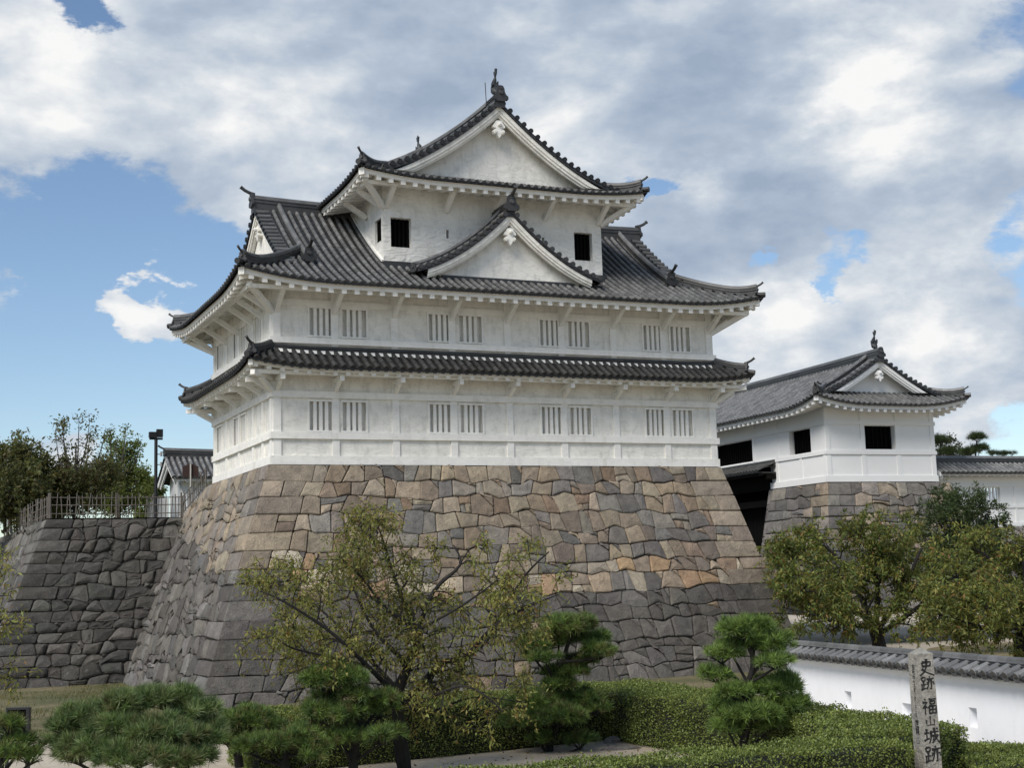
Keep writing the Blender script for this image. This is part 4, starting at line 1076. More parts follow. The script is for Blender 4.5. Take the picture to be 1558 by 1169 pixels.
# ------------------------------------------------------------------ low garden wall at the front right
A = np.array([8.42, -14.3]); B = np.array([6.35, -27.6]); dl = (B-A)/np.linalg.norm(B-A); LW = float(np.linalg.norm(B-A))
ang = math.atan2(dl[1], dl[0])
GDW = thing("garden_wall", "low white wall with grey tiled coping and small loopholes behind the stone marker", "wall", (A[0], A[1], GZ), ang)
# local x runs from the far end towards the camera; the visible face looks to local -y ... (towards the courtyard)
def loc_on_wall(u, v):
    """local (x, z) on the wall's visible face for photo pixel (u, v)"""
    r = CF + CR*(u-779)/FPX - CU*(v-584.5)/FPX; nn = np.array([dl[1], -dl[0], 0.0])
    a3 = np.array([A[0], A[1], 0])+nn*.14; t = ((a3-CAMPOS)@nn)/(r@nn); p = CAMPOS+r*t
    return float((p[:2]-A)@dl), float(p[2]-GZ)
WH = 1.28
m = MB(); gh = []
for (ua, va, ub, vb, arch) in ((1284.5, 1052, 1296.5, 1081, 0), (1372, 1070, 1389, 1094, 1), (1473.5, 1077, 1488, 1110, 0)):
    xa, za = loc_on_wall(ua, va); xb, zb = loc_on_wall(ub, vb); gh.append((min(xa, xb), max(xa, xb), min(za, zb), max(za, zb)))
wall_grid(m, (0, -.14), (1, 0), (0, -1), LW, -.2, WH, gh, .2, back=True)
m.add([(0, -.14, -.2), (0, .14, -.2), (0, .14, WH), (0, -.14, WH), (LW, -.14, -.2), (LW, .14, -.2), (LW, .14, WH), (LW, -.14, WH)], [(0, 3, 2, 1), (4, 5, 6, 7), (1, 2, 6, 5)])
gwl = m.build("wall", M_WALLPAINT, GDW)
for a0, a1, b0, b1 in gh:
    m = MB(); m.box(a0-.0, a1+.0, -.138, -.02, b0-.03, b0+.012); m.build("loophole_sill", M_WALLPAINT, gwl)
m = MB(); m.box(-.12, LW, -.26, .26, WH, WH+.07); m.box(-.10, LW, -.22, .22, WH-.045, WH); m.build("cornice", M_WALLPAINT, GDW)
rt = MB(); rq = random.Random(8)
P = Panel((-.16, -.36), (1, 0), (0, 1), LW+.1, lambda s, t: WH+.115+.40*t); lay_tiles(rt, P, lambda s: .34, rq, .17, .035, rad=.078, pitch=.31, end_tone=.07, step=.4)
P = Panel((LW-.06, .36), (-1, 0), (0, -1), LW+.1, lambda s, t: WH+.115+.40*t); lay_tiles(rt, P, lambda s: .34, rq, .17, .035, rad=.078, pitch=.31, end_tone=.07, step=.4)
ridge(rt, [(-.14+(LW+.1)*i/48, 0, WH+.22) for i in range(49)], rq, .26, .13, .075, tone=.05, cap_tone=.13)
onigawara(rt, (-.16, 0, WH+.25), (-1, 0), .42, False)
rt.build("coping", M_TILE_NEW, GDW)

# ------------------------------------------------------------------ stone marker with carved writing
M_GRANITE = stonemat("granite", 2.2, 0)
M_INK = flat("carved_ink", (.012, .012, .012), .8, .2, 8, 0, 0)
MKP = pz(1418, 1262, GZ); MKP = px(1407, 1080, 19.0); MKP = np.array([MKP[0], MKP[1], GZ])
MKR = -math.radians(9.7)
MK = thing("stone_marker", "square granite pillar carved with black writing, standing at the end of the front hedge", "stone pillar", MKP, MKR)
MK.rotation_euler = (0, math.radians(-.3), MKR)
hb, ht, ztop = .133, .121, 2.10
m = MB()
m.add([(-hb, -hb, 0), (hb, -hb, 0), (hb, hb, 0), (-hb, hb, 0), (-ht, -ht, ztop), (ht, -ht, ztop), (ht, ht, ztop), (-ht, ht, ztop), (0, 0, ztop+.085)],
      [(0, 3, 2, 1), (0, 1, 5, 4), (1, 2, 6, 5), (2, 3, 7, 6), (3, 0, 4, 7), (4, 5, 8), (5, 6, 8), (6, 7, 8), (7, 4, 8)], (.40, .385, .34))
m.build("pillar", M_GRANITE, MK)
def brush(mb, pts, wd, place, sc):
    """one brush stroke: polyline in a unit square, tapered"""
    n = len(pts); fine = []
    for i in range(n-1):
        for k in range(4): t = k/4; fine.append((pts[i][0]*(1-t)+pts[i+1][0]*t, pts[i][1]*(1-t)+pts[i+1][1]*t))
    fine.append(pts[-1]); N = len(fine); vs = []
    for i, (x, y) in enumerate(fine):
        a = fine[max(i-1, 0)]; b = fine[min(i+1, N-1)]; dx, dy = b[0]-a[0], b[1]-a[1]; L = math.hypot(dx, dy)+1e-9
        t = i/(N-1); w = wd*(.75+.5*abs(math.cos(t*PI*1.0))**1.5)*(1-.45*t)
        nx, ny = -dy/L*w, dx/L*w
        for q in ((x+nx, y+ny), (x-nx, y-ny)): vs.append(place(q[0]*sc, q[1]*sc))
    mb.add(vs, [(2*i, 2*i+1, 2*i+3, 2*i+2) for i in range(N-1)])
K_SHI = [[(.22, .78), (.24, .52)], [(.22, .78), (.76, .82), (.70, .54)], [(.24, .55), (.70, .57)], [(.50, 1.0), (.48, .55), (.34, .22), (.05, .0)], [(.18, .40), (.45, .20), (.95, .0)]]
K_SEKI = [[(.06, .92), (.08, .68)], [(.06, .92), (.34, .95), (.31, .70)], [(.08, .70), (.32, .71)], [(.20, .70), (.19, .12)], [(.20, .42), (.36, .45)], [(.07, .48), (.07, .10)], [(.0, .06), (.38, .18)],
          [(.62, 1.0), (.70, .90)], [(.42, .80), (.98, .86)], [(.60, .82), (.56, .40), (.42, .10)], [(.76, .84), (.76, .10), (.66, .16)], [(.50, .62), (.44, .40)], [(.88, .64), (.98, .42)]]
K_FUKU = [[(.18, 1.0), (.26, .90)], [(.04, .76), (.36, .80), (.04, .38)], [(.20, .56), (.20, .0)], [(.24, .52), (.36, .40)], [(.46, .96), (.96, .98)], [(.54, .84), (.56, .64)], [(.54, .84), (.88, .86), (.84, .66)], [(.56, .66), (.84, .67)],
          [(.46, .52), (.48, .04)], [(.46, .52), (.95, .55), (.92, .06)], [(.70, .54), (.70, .08)], [(.48, .30), (.92, .32)], [(.48, .07), (.92, .08)]]
K_YAMA = [[(.50, 1.0), (.50, .10)], [(.08, .62), (.10, .08), (.90, .14)], [(.90, .66), (.90, .02)]]
K_JO = [[(.02, .66), (.34, .70)], [(.18, .94), (.18, .28)], [(.0, .22), (.36, .36)], [(.40, .72), (.96, .76)], [(.46, .74), (.44, .34), (.32, .04)], [(.46, .50), (.64, .53), (.60, .22), (.54, .28)], [(.66, 1.0), (.74, .40), (.98, .04), (.97, .20)], [(.90, .58), (.66, .20), (.50, .06)], [(.82, .96), (.92, .88)]]
def carve(face, strokes, zc, size, wd=.055, xo=0.0):
    mb_ = MB()
    hw = lambda z: hb+(ht-hb)*z/ztop
    def place(x, y):
        z = zc-size/2+y; w = hw(z)+.0015; a = x-size/2*.92+xo
        a *= 1.08 if face == 'front' else 1.0
        return (a, -w, z) if face == 'front' else (-w, -a, z)
    for s_ in strokes: brush(mb_, s_, wd, place, size)
    mb_.build("character", M_INK, MK)
def mz(v, uu=1405): # height on pillar for a photo row
    r = CF + CR*(uu-779)/FPX - CU*(v-584.5)/FPX; d = np.linalg.norm(MKP[:2]-CAMPOS[:2])-.1; t = d/np.linalg.norm(r[:2]); return float((CAMPOS+r*t)[2]-GZ)
for st, v0, v1 in ((K_SHI, 1004, 1028), (K_SEKI, 1031, 1051), (K_FUKU, 1065, 1087), (K_YAMA, 1091, 1105), (K_JO, 1109, 1132), (K_SEKI, 1137, 1161)):
    za, zb = mz(v0), mz(v1); carve('front', st, (za+zb)/2, min(abs(za-zb)*1.08, .225), .072)
# the small dated column on the left face
SM = {'showa1': [[(.1, .9), (.1, .1)], [(.1, .9), (.4, .9), (.4, .1)], [(.1, .5), (.4, .5)], [(.1, .1), (.4, .1)], [(.5, .9), (.9, .9), (.85, .6)], [(.65, .9), (.5, .6)], [(.55, .45), (.55, .05)], [(.55, .45), (.9, .45), (.9, .05)], [(.55, .05), (.9, .05)]],
      'wa': [[(.45, 1), (.1, .85)], [(.0, .65), (.5, .68)], [(.27, .9), (.27, .0)], [(.25, .6), (.0, .3)], [(.3, .55), (.5, .35)], [(.6, .75), (.6, .15)], [(.6, .75), (.95, .75), (.95, .15)], [(.6, .15), (.95, .15)]],
      '4': [[(.1, .8), (.1, .2)], [(.1, .8), (.9, .8), (.9, .2)], [(.1, .2), (.9, .2)], [(.4, .8), (.3, .4)], [(.62, .8), (.65, .45), (.85, .45)]], '10': [[(.05, .5), (.95, .5)], [(.5, 1), (.5, 0)]],
      '5': [[(.15, .9), (.85, .9)], [(.45, .9), (.35, .1)], [(.2, .5), (.75, .5), (.72, .1)], [(.05, .08), (.95, .08)]], 'nen': [[(.3, 1), (.1, .7)], [(.2, .85), (.9, .85)], [(.25, .6), (.8, .6)], [(.25, .6), (.25, .32)], [(.0, .32), (1, .32)], [(.55, .85), (.55, 0)]],
      '3': [[(.2, .9), (.8, .9)], [(.25, .5), (.75, .5)], [(.05, .08), (.95, .08)]], 'tsuki': [[(.25, .95), (.25, .3), (.1, 0)], [(.25, .95), (.8, .95), (.8, .05)], [(.25, .65), (.8, .65)], [(.25, .38), (.8, .38)]],
      '1': [[(.05, .5), (.95, .52)]], 'hi': [[(.2, .9), (.2, .1)], [(.2, .9), (.8, .9), (.8, .1)], [(.2, .5), (.8, .5)], [(.2, .1), (.8, .1)]],
      'ken': [[(.35, .95), (.85, .95), (.83, .6)], [(.3, .78), (.95, .78)], [(.35, .6), (.85, .6)], [(.35, .42), (.85, .42)], [(.6, 1), (.6, .25)], [(.05, .85), (.25, .85), (.1, .5), (.25, .5), (.0, .05)], [(.1, .3), (.4, .08), (1, .05)]],
      'setsu': [[(.1, .95), (.3, .88)], [(.0, .75), (.4, .75)], [(.08, .58), (.34, .58)], [(.08, .44), (.34, .44)], [(.1, .3), (.1, .05)], [(.1, .3), (.34, .3), (.34, .05)], [(.1, .05), (.34, .05)], [(.6, .95), (.55, .65), (.45, .55)], [(.6, .95), (.82, .95), (.82, .65), (.98, .62)], [(.5, .45), (.88, .45), (.5, .0)], [(.58, .38), (.95, .0)]]}
v = 1012
for k, hgt in (('showa1', 8), ('wa', 8), ('4', 7), ('10', 7), ('5', 7), ('nen', 7), ('3', 6), ('tsuki', 7), ('3', 6), ('10', 6), ('1', 5), ('hi', 6), (None, 5), ('ken', 11), ('setsu', 11), (None, 6)):
    if k: carve('left', SM[k], (mz(v)+mz(v+hgt))/2, abs(mz(v)-mz(v+hgt))*1.0, .085)
    v += hgt
carve('left', K_FUKU, (mz(1106)+mz(1117))/2, .095, .06); carve('left', K_YAMA, (mz(1124)+mz(1133))/2, .085, .06)

# ------------------------------------------------------------------ vegetation
NP = np.random.default_rng(5)
def leaf_quads(pos, axis, L, Wd, col, name, mat, parent=None, fold=.25):
    """diamond leaves: pos (N,3), axis (N,3) unit"""
    N = len(pos); rnd = NP.normal(size=(N, 3)); side = np.cross(axis, rnd); side /= np.linalg.norm(side, axis=1)[:, None]+1e-9
    L = np.broadcast_to(L, (N,))[:, None]; Wd = np.broadcast_to(Wd, (N,))[:, None]
    nrm = np.cross(axis, side)
    V = np.empty((N, 4, 3)); V[:, 0] = pos; V[:, 1] = pos+axis*L*.45+side*Wd*.5+nrm*Wd*fold; V[:, 2] = pos+axis*L-nrm*L*.06; V[:, 3] = pos+axis*L*.45-side*Wd*.5+nrm*Wd*fold
    F = np.arange(N*4).reshape(N, 4); return np_mesh(name, V.reshape(-1, 3), F, np.repeat(col, 4, axis=0), mat, parent)
def pick(pal, N, var=.25):
    pal = np.array(pal); c = pal[NP.integers(0, len(pal), N)]; return c*NP.uniform(1-var, 1+var, (N, 1))
def unit(v): return v/(np.linalg.norm(v, axis=-1, keepdims=True)+1e-9)
class Tree:
    """branching skeleton grown toward scattered crown points"""
    def __init__(s, root): s.mb = MB(); s.root = root; s.tips = []
    def limb(s, pts, r0, r1, sides=6):
        pts = [np.array(p, float) for p in pts]; fine = []
        n = len(pts)
        for i in range(n-1):
            p0, p1, p2, p3 = pts[max(i-1, 0)], pts[i], pts[i+1], pts[min(i+2, n-1)]
            for k in range(4):
                t = k/4; fine.append(.5*((2*p1)+(-p0+p2)*t+(2*p0-5*p1+4*p2-p3)*t*t+(-p0+3*p1-3*p2+p3)*t**3))
        fine.append(pts[-1]); N = len(fine)
        rad = [r0+(r1-r0)*i/(N-1) for i in range(N)]
        rad = [r*R.uniform(.9, 1.1) for r in rad]
        s.mb.tube(fine, rad, sides); return fine, rad
    def twigs(s, fine, rad, n, length, spread, up, lvl, start=.3, leaf_n=(10, 22)):
        for _ in range(n):
            i = int(len(fine)*R.uniform(start, .999)); i = min(i, len(fine)-2)
            p = np.array(fine[i]); d = unit(np.array(fine[i+1])-p); q = unit(NP.normal(size=3)); q = unit(q-d*(q@d)*.8)
            dr = unit(d*(1-spread)+q*spread+np.array([0, 0, up])); L = length*R.uniform(.6, 1.25)
            mid = p+dr*L*.5+NP.normal(size=3)*L*.06; end = p+dr*L+np.array([0, 0, -abs(R.gauss(0, .10))*L])+NP.normal(size=3)*L*.06
            f2, r2 = s.limb([p, mid, end], max(rad[i]*.5, .006), .004, 4)
            if lvl > 0: s.twigs(f2, r2, max(2, int(n*.55)), length*.55, spread, up*.6, lvl-1, .25, leaf_n)
            else: s.tips.append(f2)
def leafy(tree, name, per, L, Wd, pal, droop=.5, clump=.07, mat=M_LEAF, parent=None, keep=1.0, height_pal=None):
    P_, A_ = [], []
    for f in tree.tips:
        if R.random() > keep: continue
        f = np.array(f); n = R.randint(*per)
        t = NP.uniform(.1, 1.0, n)*(len(f)-1); i = np.minimum(t.astype(int), len(f)-2); fr = (t-i)[:, None]
        p = f[i]*(1-fr)+f[i+1]*fr+NP.normal(size=(n, 3))*clump
        a = unit(NP.normal(size=(n, 3))*.75+unit(f[-1]-f[0])*.5+np.array([0, 0, -droop])); P_.append(p); A_.append(a)
    P_ = np.concatenate(P_); A_ = np.concatenate(A_); N = len(P_); c = pick(pal, N)
    # colour shifts from twig to twig
    h = np.sin(P_[:, 0]*2.1+P_[:, 2]*1.7)+np.sin(P_[:, 1]*1.9-P_[:, 2]*2.6+1.0); c = c*(1+.10*h)[:, None]
    return leaf_quads(P_, A_, NP.uniform(.5, 1.35, N)*L, Wd*NP.uniform(.6, 1.3, N), c, name, mat, parent)
OLIVE = [(.21, .22, .065), (.25, .24, .07), (.18, .20, .056), (.28, .25, .075), (.16, .185, .055), (.24, .205, .07), (.22, .25, .07)]
RUST = [(.22, .12, .045), (.17, .10, .035)]

# front cherry tree: trunk and main limbs follow the photographed ones
def cherry(nm, label, base, limbs, dpt, pal, leafL, per, n1, n2, twl, seed, keep=1.0, droop=.6, rust=None, group=None, barkm=M_BARK, up=.15):
    global NP
    R.seed(seed); NP = np.random.default_rng(seed)
    t0 = thing(nm, label, "tree", base, 0, group); o = np.array(base)
    T = Tree(t0)
    for pts, r0, r1 in limbs:
        w = [px(u, v, dpt+dd)-o for u, v, dd in pts]
        if r0 > .09: pass
        f, rad = T.limb(w, r0, r1, 8)
        if r0 < .125: T.twigs(f, rad, n1, twl, .75, up, n2, .15)
    T.mb.build("trunk", barkm, t0)
    leafy(T, "crown", per, leafL, leafL*.36, pal+(rust or []), droop, .05, M_LEAF, t0, keep)
    return t0, T
base = pz(618, 1186, GZ)
cherry("cherry_tree", "thin-leaved olive cherry tree with a dark forked trunk in front of the turret base", base,
       [([(618, 1186, 0), (608, 1120, 0), (603, 1060, 0)], .135, .10), ([(603, 1060, 0), (622, 1010, .1), (636, 975, 0), (640, 955, -.2)], .10, .05), ([(606, 1085, 0), (640, 1045, .3), (672, 1010, .4), (705, 1005, .3)], .07, .045),
        ([(640, 957, -.2), (625, 950, -.3), (590, 930, -.5), (560, 905, -.6)], .05, .015), ([(637, 970, 0), (600, 880, .5), (585, 830, .6), (575, 800, .7)], .05, .012), ([(636, 960, 0), (660, 900, .3), (700, 860, .4), (690, 830, .6)], .05, .012),
        ([(705, 1005, .3), (740, 975, .2), (765, 930, .1), (800, 875, 0), (835, 840, 0)], .05, .010), ([(705, 1005, .3), (745, 960, -.6), (790, 930, -.9), (850, 905, -1)], .04, .01),
        ([(603, 1060, 0), (560, 1015, -.6), (500, 960, -.9), (430, 915, -1.1), (395, 900, -1.1)], .05, .010), ([(604, 1050, 0), (545, 985, .6), (490, 930, 1), (450, 905, 1.1)], .045, .01), ([(560, 1015, -.6), (500, 1000, -.7), (440, 985, -.9), (410, 960, -.9)], .028, .008),
        ([(606, 1085, 0), (650, 1065, -.7), (700, 1045, -1.2), (740, 1060, -1.4), (765, 1085, -1.4)], .035, .009), ([(600, 1075, 0), (650, 1085, .6), (720, 1062, .9), (800, 1070, 1)], .03, .008), ([(590, 930, -.5), (550, 880, -.6), (520, 850, -.6)], .03, .008),
        ([(560, 1015, -.6), (500, 1010, -.3), (455, 1020, 0), (425, 1035, .1)], .025, .008), ([(640, 957, -.2), (690, 930, -.6), (735, 900, -.9), (760, 880, -1)], .03, .008), ([(585, 830, .6), (560, 815, .5), (545, 800, .4)], .014, .006), ([(450, 905, 1.1), (425, 890, 1.2), (400, 905, 1.2)], .014, .006), ([(620, 1010, 0), (570, 960, .3), (540, 900, .4), (530, 860, .5)], .04, .01), ([(545, 985, .6), (480, 965, .8), (420, 940, .9)], .025, .008)],
       24.0, OLIVE*4, .088, (11, 20), 11, 1, .62, 101, .97, .75, RUST[:1])
cherry("cherry_tree", "thin branches reaching in at the left edge, from a tree mostly outside the picture", pz(-90, 1230, GZ),
       [([(-90, 1230, 0), (-85, 1120, 0), (-70, 1040, 0)], .14, .10), ([(-70, 1040, 0), (-40, 990, 0), (-12, 960, 0), (6, 940, 0)], .05, .01), ([(-70, 1040, 0), (-45, 940, .3), (-15, 890, .3), (2, 862, .3)], .05, .01), ([(-72, 1045, 0), (-35, 1030, -.3), (0, 1020, -.4)], .04, .01)],
       21.0, OLIVE*4, .092, (9, 16), 9, 1, .42, 111, .95, .6, RUST[:1])
# two broad autumn cherries behind the garden wall
AUT = [(0.17, 0.211, 0.055), (0.211, 0.234, 0.059), (0.138, 0.181, 0.047), (0.222, 0.211, 0.057), (0.101, 0.14, 0.041), (0.084, 0.123, 0.039), (0.211, 0.181, 0.055)]
b2 = pz(1336, 1014, GZ)
cherry("cherry_tree", "broad yellowing cherry tree behind the garden wall, nearer the turret's stone base", b2,
       [([(1336, 1016, 0), (1338, 985, 0), (1330, 955, 0)], .26, .19), ([(1330, 955, 0), (1295, 920, -.6), (1250, 885, -1), (1195, 872, -1.2)], .12, .02), ([(1330, 955, 0), (1300, 890, .8), (1270, 845, 1), (1245, 825, 1)], .12, .02), ([(1332, 960, 0), (1335, 890, 0), (1320, 830, .2), (1310, 800, .3)], .11, .02),
        ([(1335, 960, 0), (1375, 900, .6), (1395, 850, .8), (1410, 820, 1)], .11, .02), ([(1338, 965, 0), (1390, 930, -.8), (1420, 905, -1.1), (1445, 900, -1.2)], .1, .02), ([(1330, 955, 0), (1280, 950, -1.6), (1235, 935, -2), (1190, 925, -2.2)], .08, .015),
        ([(1300, 890, .8), (1260, 870, 1.3), (1215, 850, 1.6), (1185, 830, 1.6)], .06, .015), ([(1335, 890, 0), (1355, 845, -.5), (1370, 810, -.7)], .06, .015), ([(1295, 920, -.6), (1262, 905, -1.6), (1225, 900, -2)], .05, .012)],
       45.0, AUT*4, .155, (18, 30), 15, 1, .95, 102, 1.0, .55, RUST[:1], "cherry trees behind the garden wall")
b3 = pz(1556, 1026, GZ)
ORG = [(0.222, 0.234, 0.062), (0.191, 0.217, 0.057), (0.148, 0.17, 0.047), (0.244, 0.217, 0.062), (0.117, 0.146, 0.043), (0.095, 0.129, 0.041)]
cherry("cherry_tree", "orange-tinged cherry tree at the right edge, behind the stone marker and garden wall", b3,
       [([(1560, 1028, 0), (1553, 985, 0), (1556, 960, 0)], .24, .17), ([(1556, 965, 0), (1520, 925, -.6), (1475, 890, -1), (1440, 872, -1.2)], .11, .02), ([(1556, 960, 0), (1530, 890, .5), (1505, 850, .8), (1480, 835, 1)], .11, .02), ([(1556, 960, 0), (1560, 880, 0), (1550, 830, .3)], .11, .02),
        ([(1556, 970, 0), (1510, 960, -1.5), (1460, 945, -2), (1425, 935, -2.2)], .08, .015), ([(1557, 960, 0), (1600, 900, .5), (1625, 860, .6)], .1, .02), ([(1555, 965, 0), (1530, 945, -2.4), (1500, 925, -3)], .06, .015), ([(1520, 925, -.6), (1490, 920, -1.6), (1450, 910, -2)], .05, .012), ([(1556, 965, 0), (1610, 950, -1), (1650, 930, -1)], .08, .02)],
       40.0, ORG*4, .15, (18, 30), 15, 1, .9, 103, 1.0, .55, RUST[:1], "cherry trees behind the garden wall")
# evergreen between them and the wall
EVG = [(.055, .085, .032), (.07, .10, .038), (.045, .07, .028), (.085, .105, .045)]
b4 = pz(1470, 960, -5.6)
cherry("evergreen_tree", "dark green evergreen tree growing in front of the gate turret's stone base", b4,
       [([(1470, 960, 0), (1466, 900, 0), (1462, 850, 0)], .16, .10), ([(1462, 855, 0), (1440, 815, -.5), (1425, 790, -.6)], .08, .015), ([(1462, 850, 0), (1465, 800, 0), (1468, 765, .2)], .08, .015), ([(1463, 855, 0), (1490, 815, .3), (1505, 785, .4)], .08, .015), ([(1464, 870, 0), (1430, 850, -.8), (1410, 835, -1)], .06, .012), ([(1464, 865, 0), (1495, 850, -.8), (1515, 835, -1)], .06, .012), ([(1462, 850, 0), (1445, 790, .6), (1440, 765, .8)], .06, .012), ([(1465, 880, 0), (1440, 880, -1), (1420, 870, -1.2)], .05, .012), ([(1465, 880, 0), (1490, 880, -1), (1508, 868, -1.2)], .05, .012)],
       51.0, EVG, .15, (24, 40), 12, 1, .95, 104, 1.0, .1)
# background trees on the terrace (left) and beyond the plaster wall (right)
def bgtree(nm, label, u, v, z, top, wpx, dpt, pal, seed, dens=1.0, sparse_top=False, leafL=.22, group=None, bark=M_BARK2):
    global NP
    R.seed(seed); NP = np.random.default_rng(seed)
    b = px(u, v, dpt); b[2] = z; t0 = thing(nm, label, "tree", b, 0, group); T = Tree(t0); o = b
    topw = px(u, top, dpt)-o; hgt = topw[2]; half = wpx/2*dpt/FPX
    f, r = T.limb([(0, 0, 0), (R.uniform(-.1, .1), 0, hgt*.4), (R.uniform(-.2, .2), 0, hgt*(.72 if sparse_top else .8))], hgt*.022, .02, 7)
    n = 15
    for i in range(n):
        k = R.uniform(.28, .85); p = np.array(f[int(k*(len(f)-1))]); an = i*2.4+R.uniform(-.4, .4)
        reach = half*(1.0-.62*max(0, k-.45)/.55)*R.uniform(.7, 1.05); rise = hgt*R.uniform(.08, .22)
        e = p+np.array([math.cos(an)*reach, math.sin(an)*reach, rise]); f2, r2 = T.limb([p, (p+e)/2+np.array([0, 0, rise*.1]), e], hgt*.010, .01, 5)
        T.twigs(f2, r2, 10, half*.42, .8, .25, 1, .15)
    if sparse_top:
        for i in range(8):
            an = i*2.4+R.uniform(-.5, .5); rr_ = half*R.uniform(.15, .75); p = np.array(f[int(R.uniform(.35, .6)*(len(f)-1))])
            e = np.array([math.cos(an)*rr_, math.sin(an)*rr_, hgt*(1.0-.30*(rr_/half)*R.uniform(.6, 1.2))]); f2, r2 = T.limb([p, p*.45+e*.55+np.array([math.cos(an)*rr_*.2, math.sin(an)*rr_*.2, 0]), e], hgt*.008, .008, 5)
            n0 = len(T.tips); T.twigs(f2, r2, 9, half*.26, .7, .45, 0, .25)
    T.mb.build("trunk", bark, t0)
    if sparse_top: T.tips = [q for q in T.tips if np.array(q)[-1][2] < hgt*.6 or R.random() < .62]
    leafy(T, "crown", (int(13*dens), int(24*dens)), leafL, leafL*.5, pal, .15, .12, M_LEAF, t0); return t0
BG1 = [(.10, .12, .045), (.12, .125, .048), (.14, .125, .05), (.08, .10, .04)]
BG2 = [(.14, .18, .05), (.12, .16, .046), (.17, .20, .06)]
TG = "trees behind the bamboo fence"
bgtree("broadleaf_tree", "dark broad tree at the left edge behind the bamboo fence", 8, 800, TZ, 668, 190, 62, BG1, 201, 1.2, group=TG)
bgtree("broadleaf_tree", "reddish dark tree with bare tall twigs, second from the left behind the bamboo fence", 112, 800, TZ, 618, 130, 64, BG1+[(.085, .06, .025)], 202, .8, True, .17, group=TG)
bgtree("broadleaf_tree", "bright green slender tree right of the bare-topped tree behind the fence", 182, 800, TZ, 632, 86, 70, BG2, 203, .85, True, .18, group=TG)
bgtree("broadleaf_tree", "small dark tree low between the two taller trees behind the fence", 60, 800, TZ, 700, 90, 74, BG1, 204, .9, group=TG)
bgtree("broadleaf_tree", "small yellow-green bush tree beside the floodlight pole", 226, 800, TZ, 715, 40, 84, BG2, 205, 1.3, group=TG)
b = "trees beyond the plaster wall"
bgtree("broadleaf_tree", "loose green tree rising over the plaster wall right of the gate turret", 1450, 740, -1, 655, 70, 92, [(.05, .065, .025), (.065, .07, .03)], 206, 1.3, True, .2, group=b)

def needles(tufts, nrm, name, parent, L=.10, n=26, pal=None, wd=.0065):
    """pine tufts: needles fanning out from each point"""
    N = len(tufts); P_ = np.repeat(tufts, n, axis=0); base = np.repeat(nrm, n, axis=0)
    a = unit(base*.85+NP.normal(size=(N*n, 3))*.70); L_ = L*NP.uniform(.7, 1.15, (N*n, 1)); side = unit(np.cross(a, NP.normal(size=(N*n, 3))))*wd
    V = np.empty((N*n, 3, 3)); V[:, 0] = P_+side; V[:, 1] = P_-side; V[:, 2] = P_+a*L_
    c = np.repeat(pick(pal, N, .34), n, axis=0)*NP.uniform(.65, 1.1, (N*n, 1))
    F = np.arange(N*n*3).reshape(-1, 3); return np_mesh(name, V.reshape(-1, 3), F, np.repeat(c, 3, axis=0), M_NEEDLE, parent, 3)
PINE = [(.12, .19, .045), (.145, .22, .052), (.09, .15, .042), (.17, .24, .06), (.07, .12, .038), (.16, .16, .06)]
def pine(label, base, trunk, pads, dpt, seed, dens=150, L=.15, pal=PINE, n=24, group="garden pines trained in pads"):
    """trained pine: trunk polyline (u,v,dd), pads (u, v, width_px, height_px, dd)"""
    global NP
    R.seed(seed); NP = np.random.default_rng(seed)
    t0 = thing("pine_tree", label, "pine tree", base, 0, group); o = np.array(base); T = Tree(t0)
    f, rad = T.limb([px(u, v, dpt+dd)-o for u, v, dd in trunk], .085, .03, 8)
    fa = np.array(f); tp, tn = [], []
    core = MB()
    for (u, v, w, h, dd) in pads:
        w, h = w*1.06, h*1.12
        c = px(u, v, dpt+dd)-o; rx = w/2*dpt/FPX; rz = h/2*dpt/FPX; ry = rx*.85
        j = int(np.argmin(np.linalg.norm(fa-(c-np.array([0, 0, rz])), axis=1))); s = fa[max(j-2, 0)]
        f2, r2 = T.limb([s, (s+c)/2+np.array([0, 0, -.05]), c-np.array([0, 0, rz*.4])], .034, .015, 6)
        for k in range(9):
            an = k*2.4; e = c+np.array([math.cos(an)*rx*.75, math.sin(an)*ry*.75, R.uniform(-.25, .45)*rz]); T.limb([c-np.array([0, 0, rz*.5]), (c+e)/2-np.array([0, 0, rz*.2]), e], .014, .006, 4)
        # lumpy pad: several overlapping knobs
        m_ = max(5, int(8*rx/.35)); kn = []
        for q in range(m_):
            an = q*2.4; rr_ = math.sqrt((q+.5)/m_); kn.append((c+np.array([math.cos(an)*rx*.72*rr_, math.sin(an)*ry*.72*rr_, rz*R.uniform(-.15, .5)*(1-rr_*.8)]), min(rx*.38, .24)*R.uniform(.55, 1.3)))
        for kc, kr in kn:
            cnt = int(dens*kr*kr*6); d = unit(NP.normal(size=(cnt, 3))); d[:, 2] = np.where(d[:, 2] < -.25, -d[:, 2]*.6, d[:, 2]); d = unit(d)
            rad_ = NP.uniform(.62, 1.0, (cnt, 1)); p = kc+d*rad_*np.array([kr, kr, min(kr, rz*.75)]); tp.append(p); tn.append(unit(d+np.array([0, 0, .55])))
    T.mb.build("trunk", M_BARK, t0)
    needles(np.concatenate(tp), np.concatenate(tn), "needles", t0, L, n, pal); return t0
def gp(u, v): return pz(u, v, GZ)
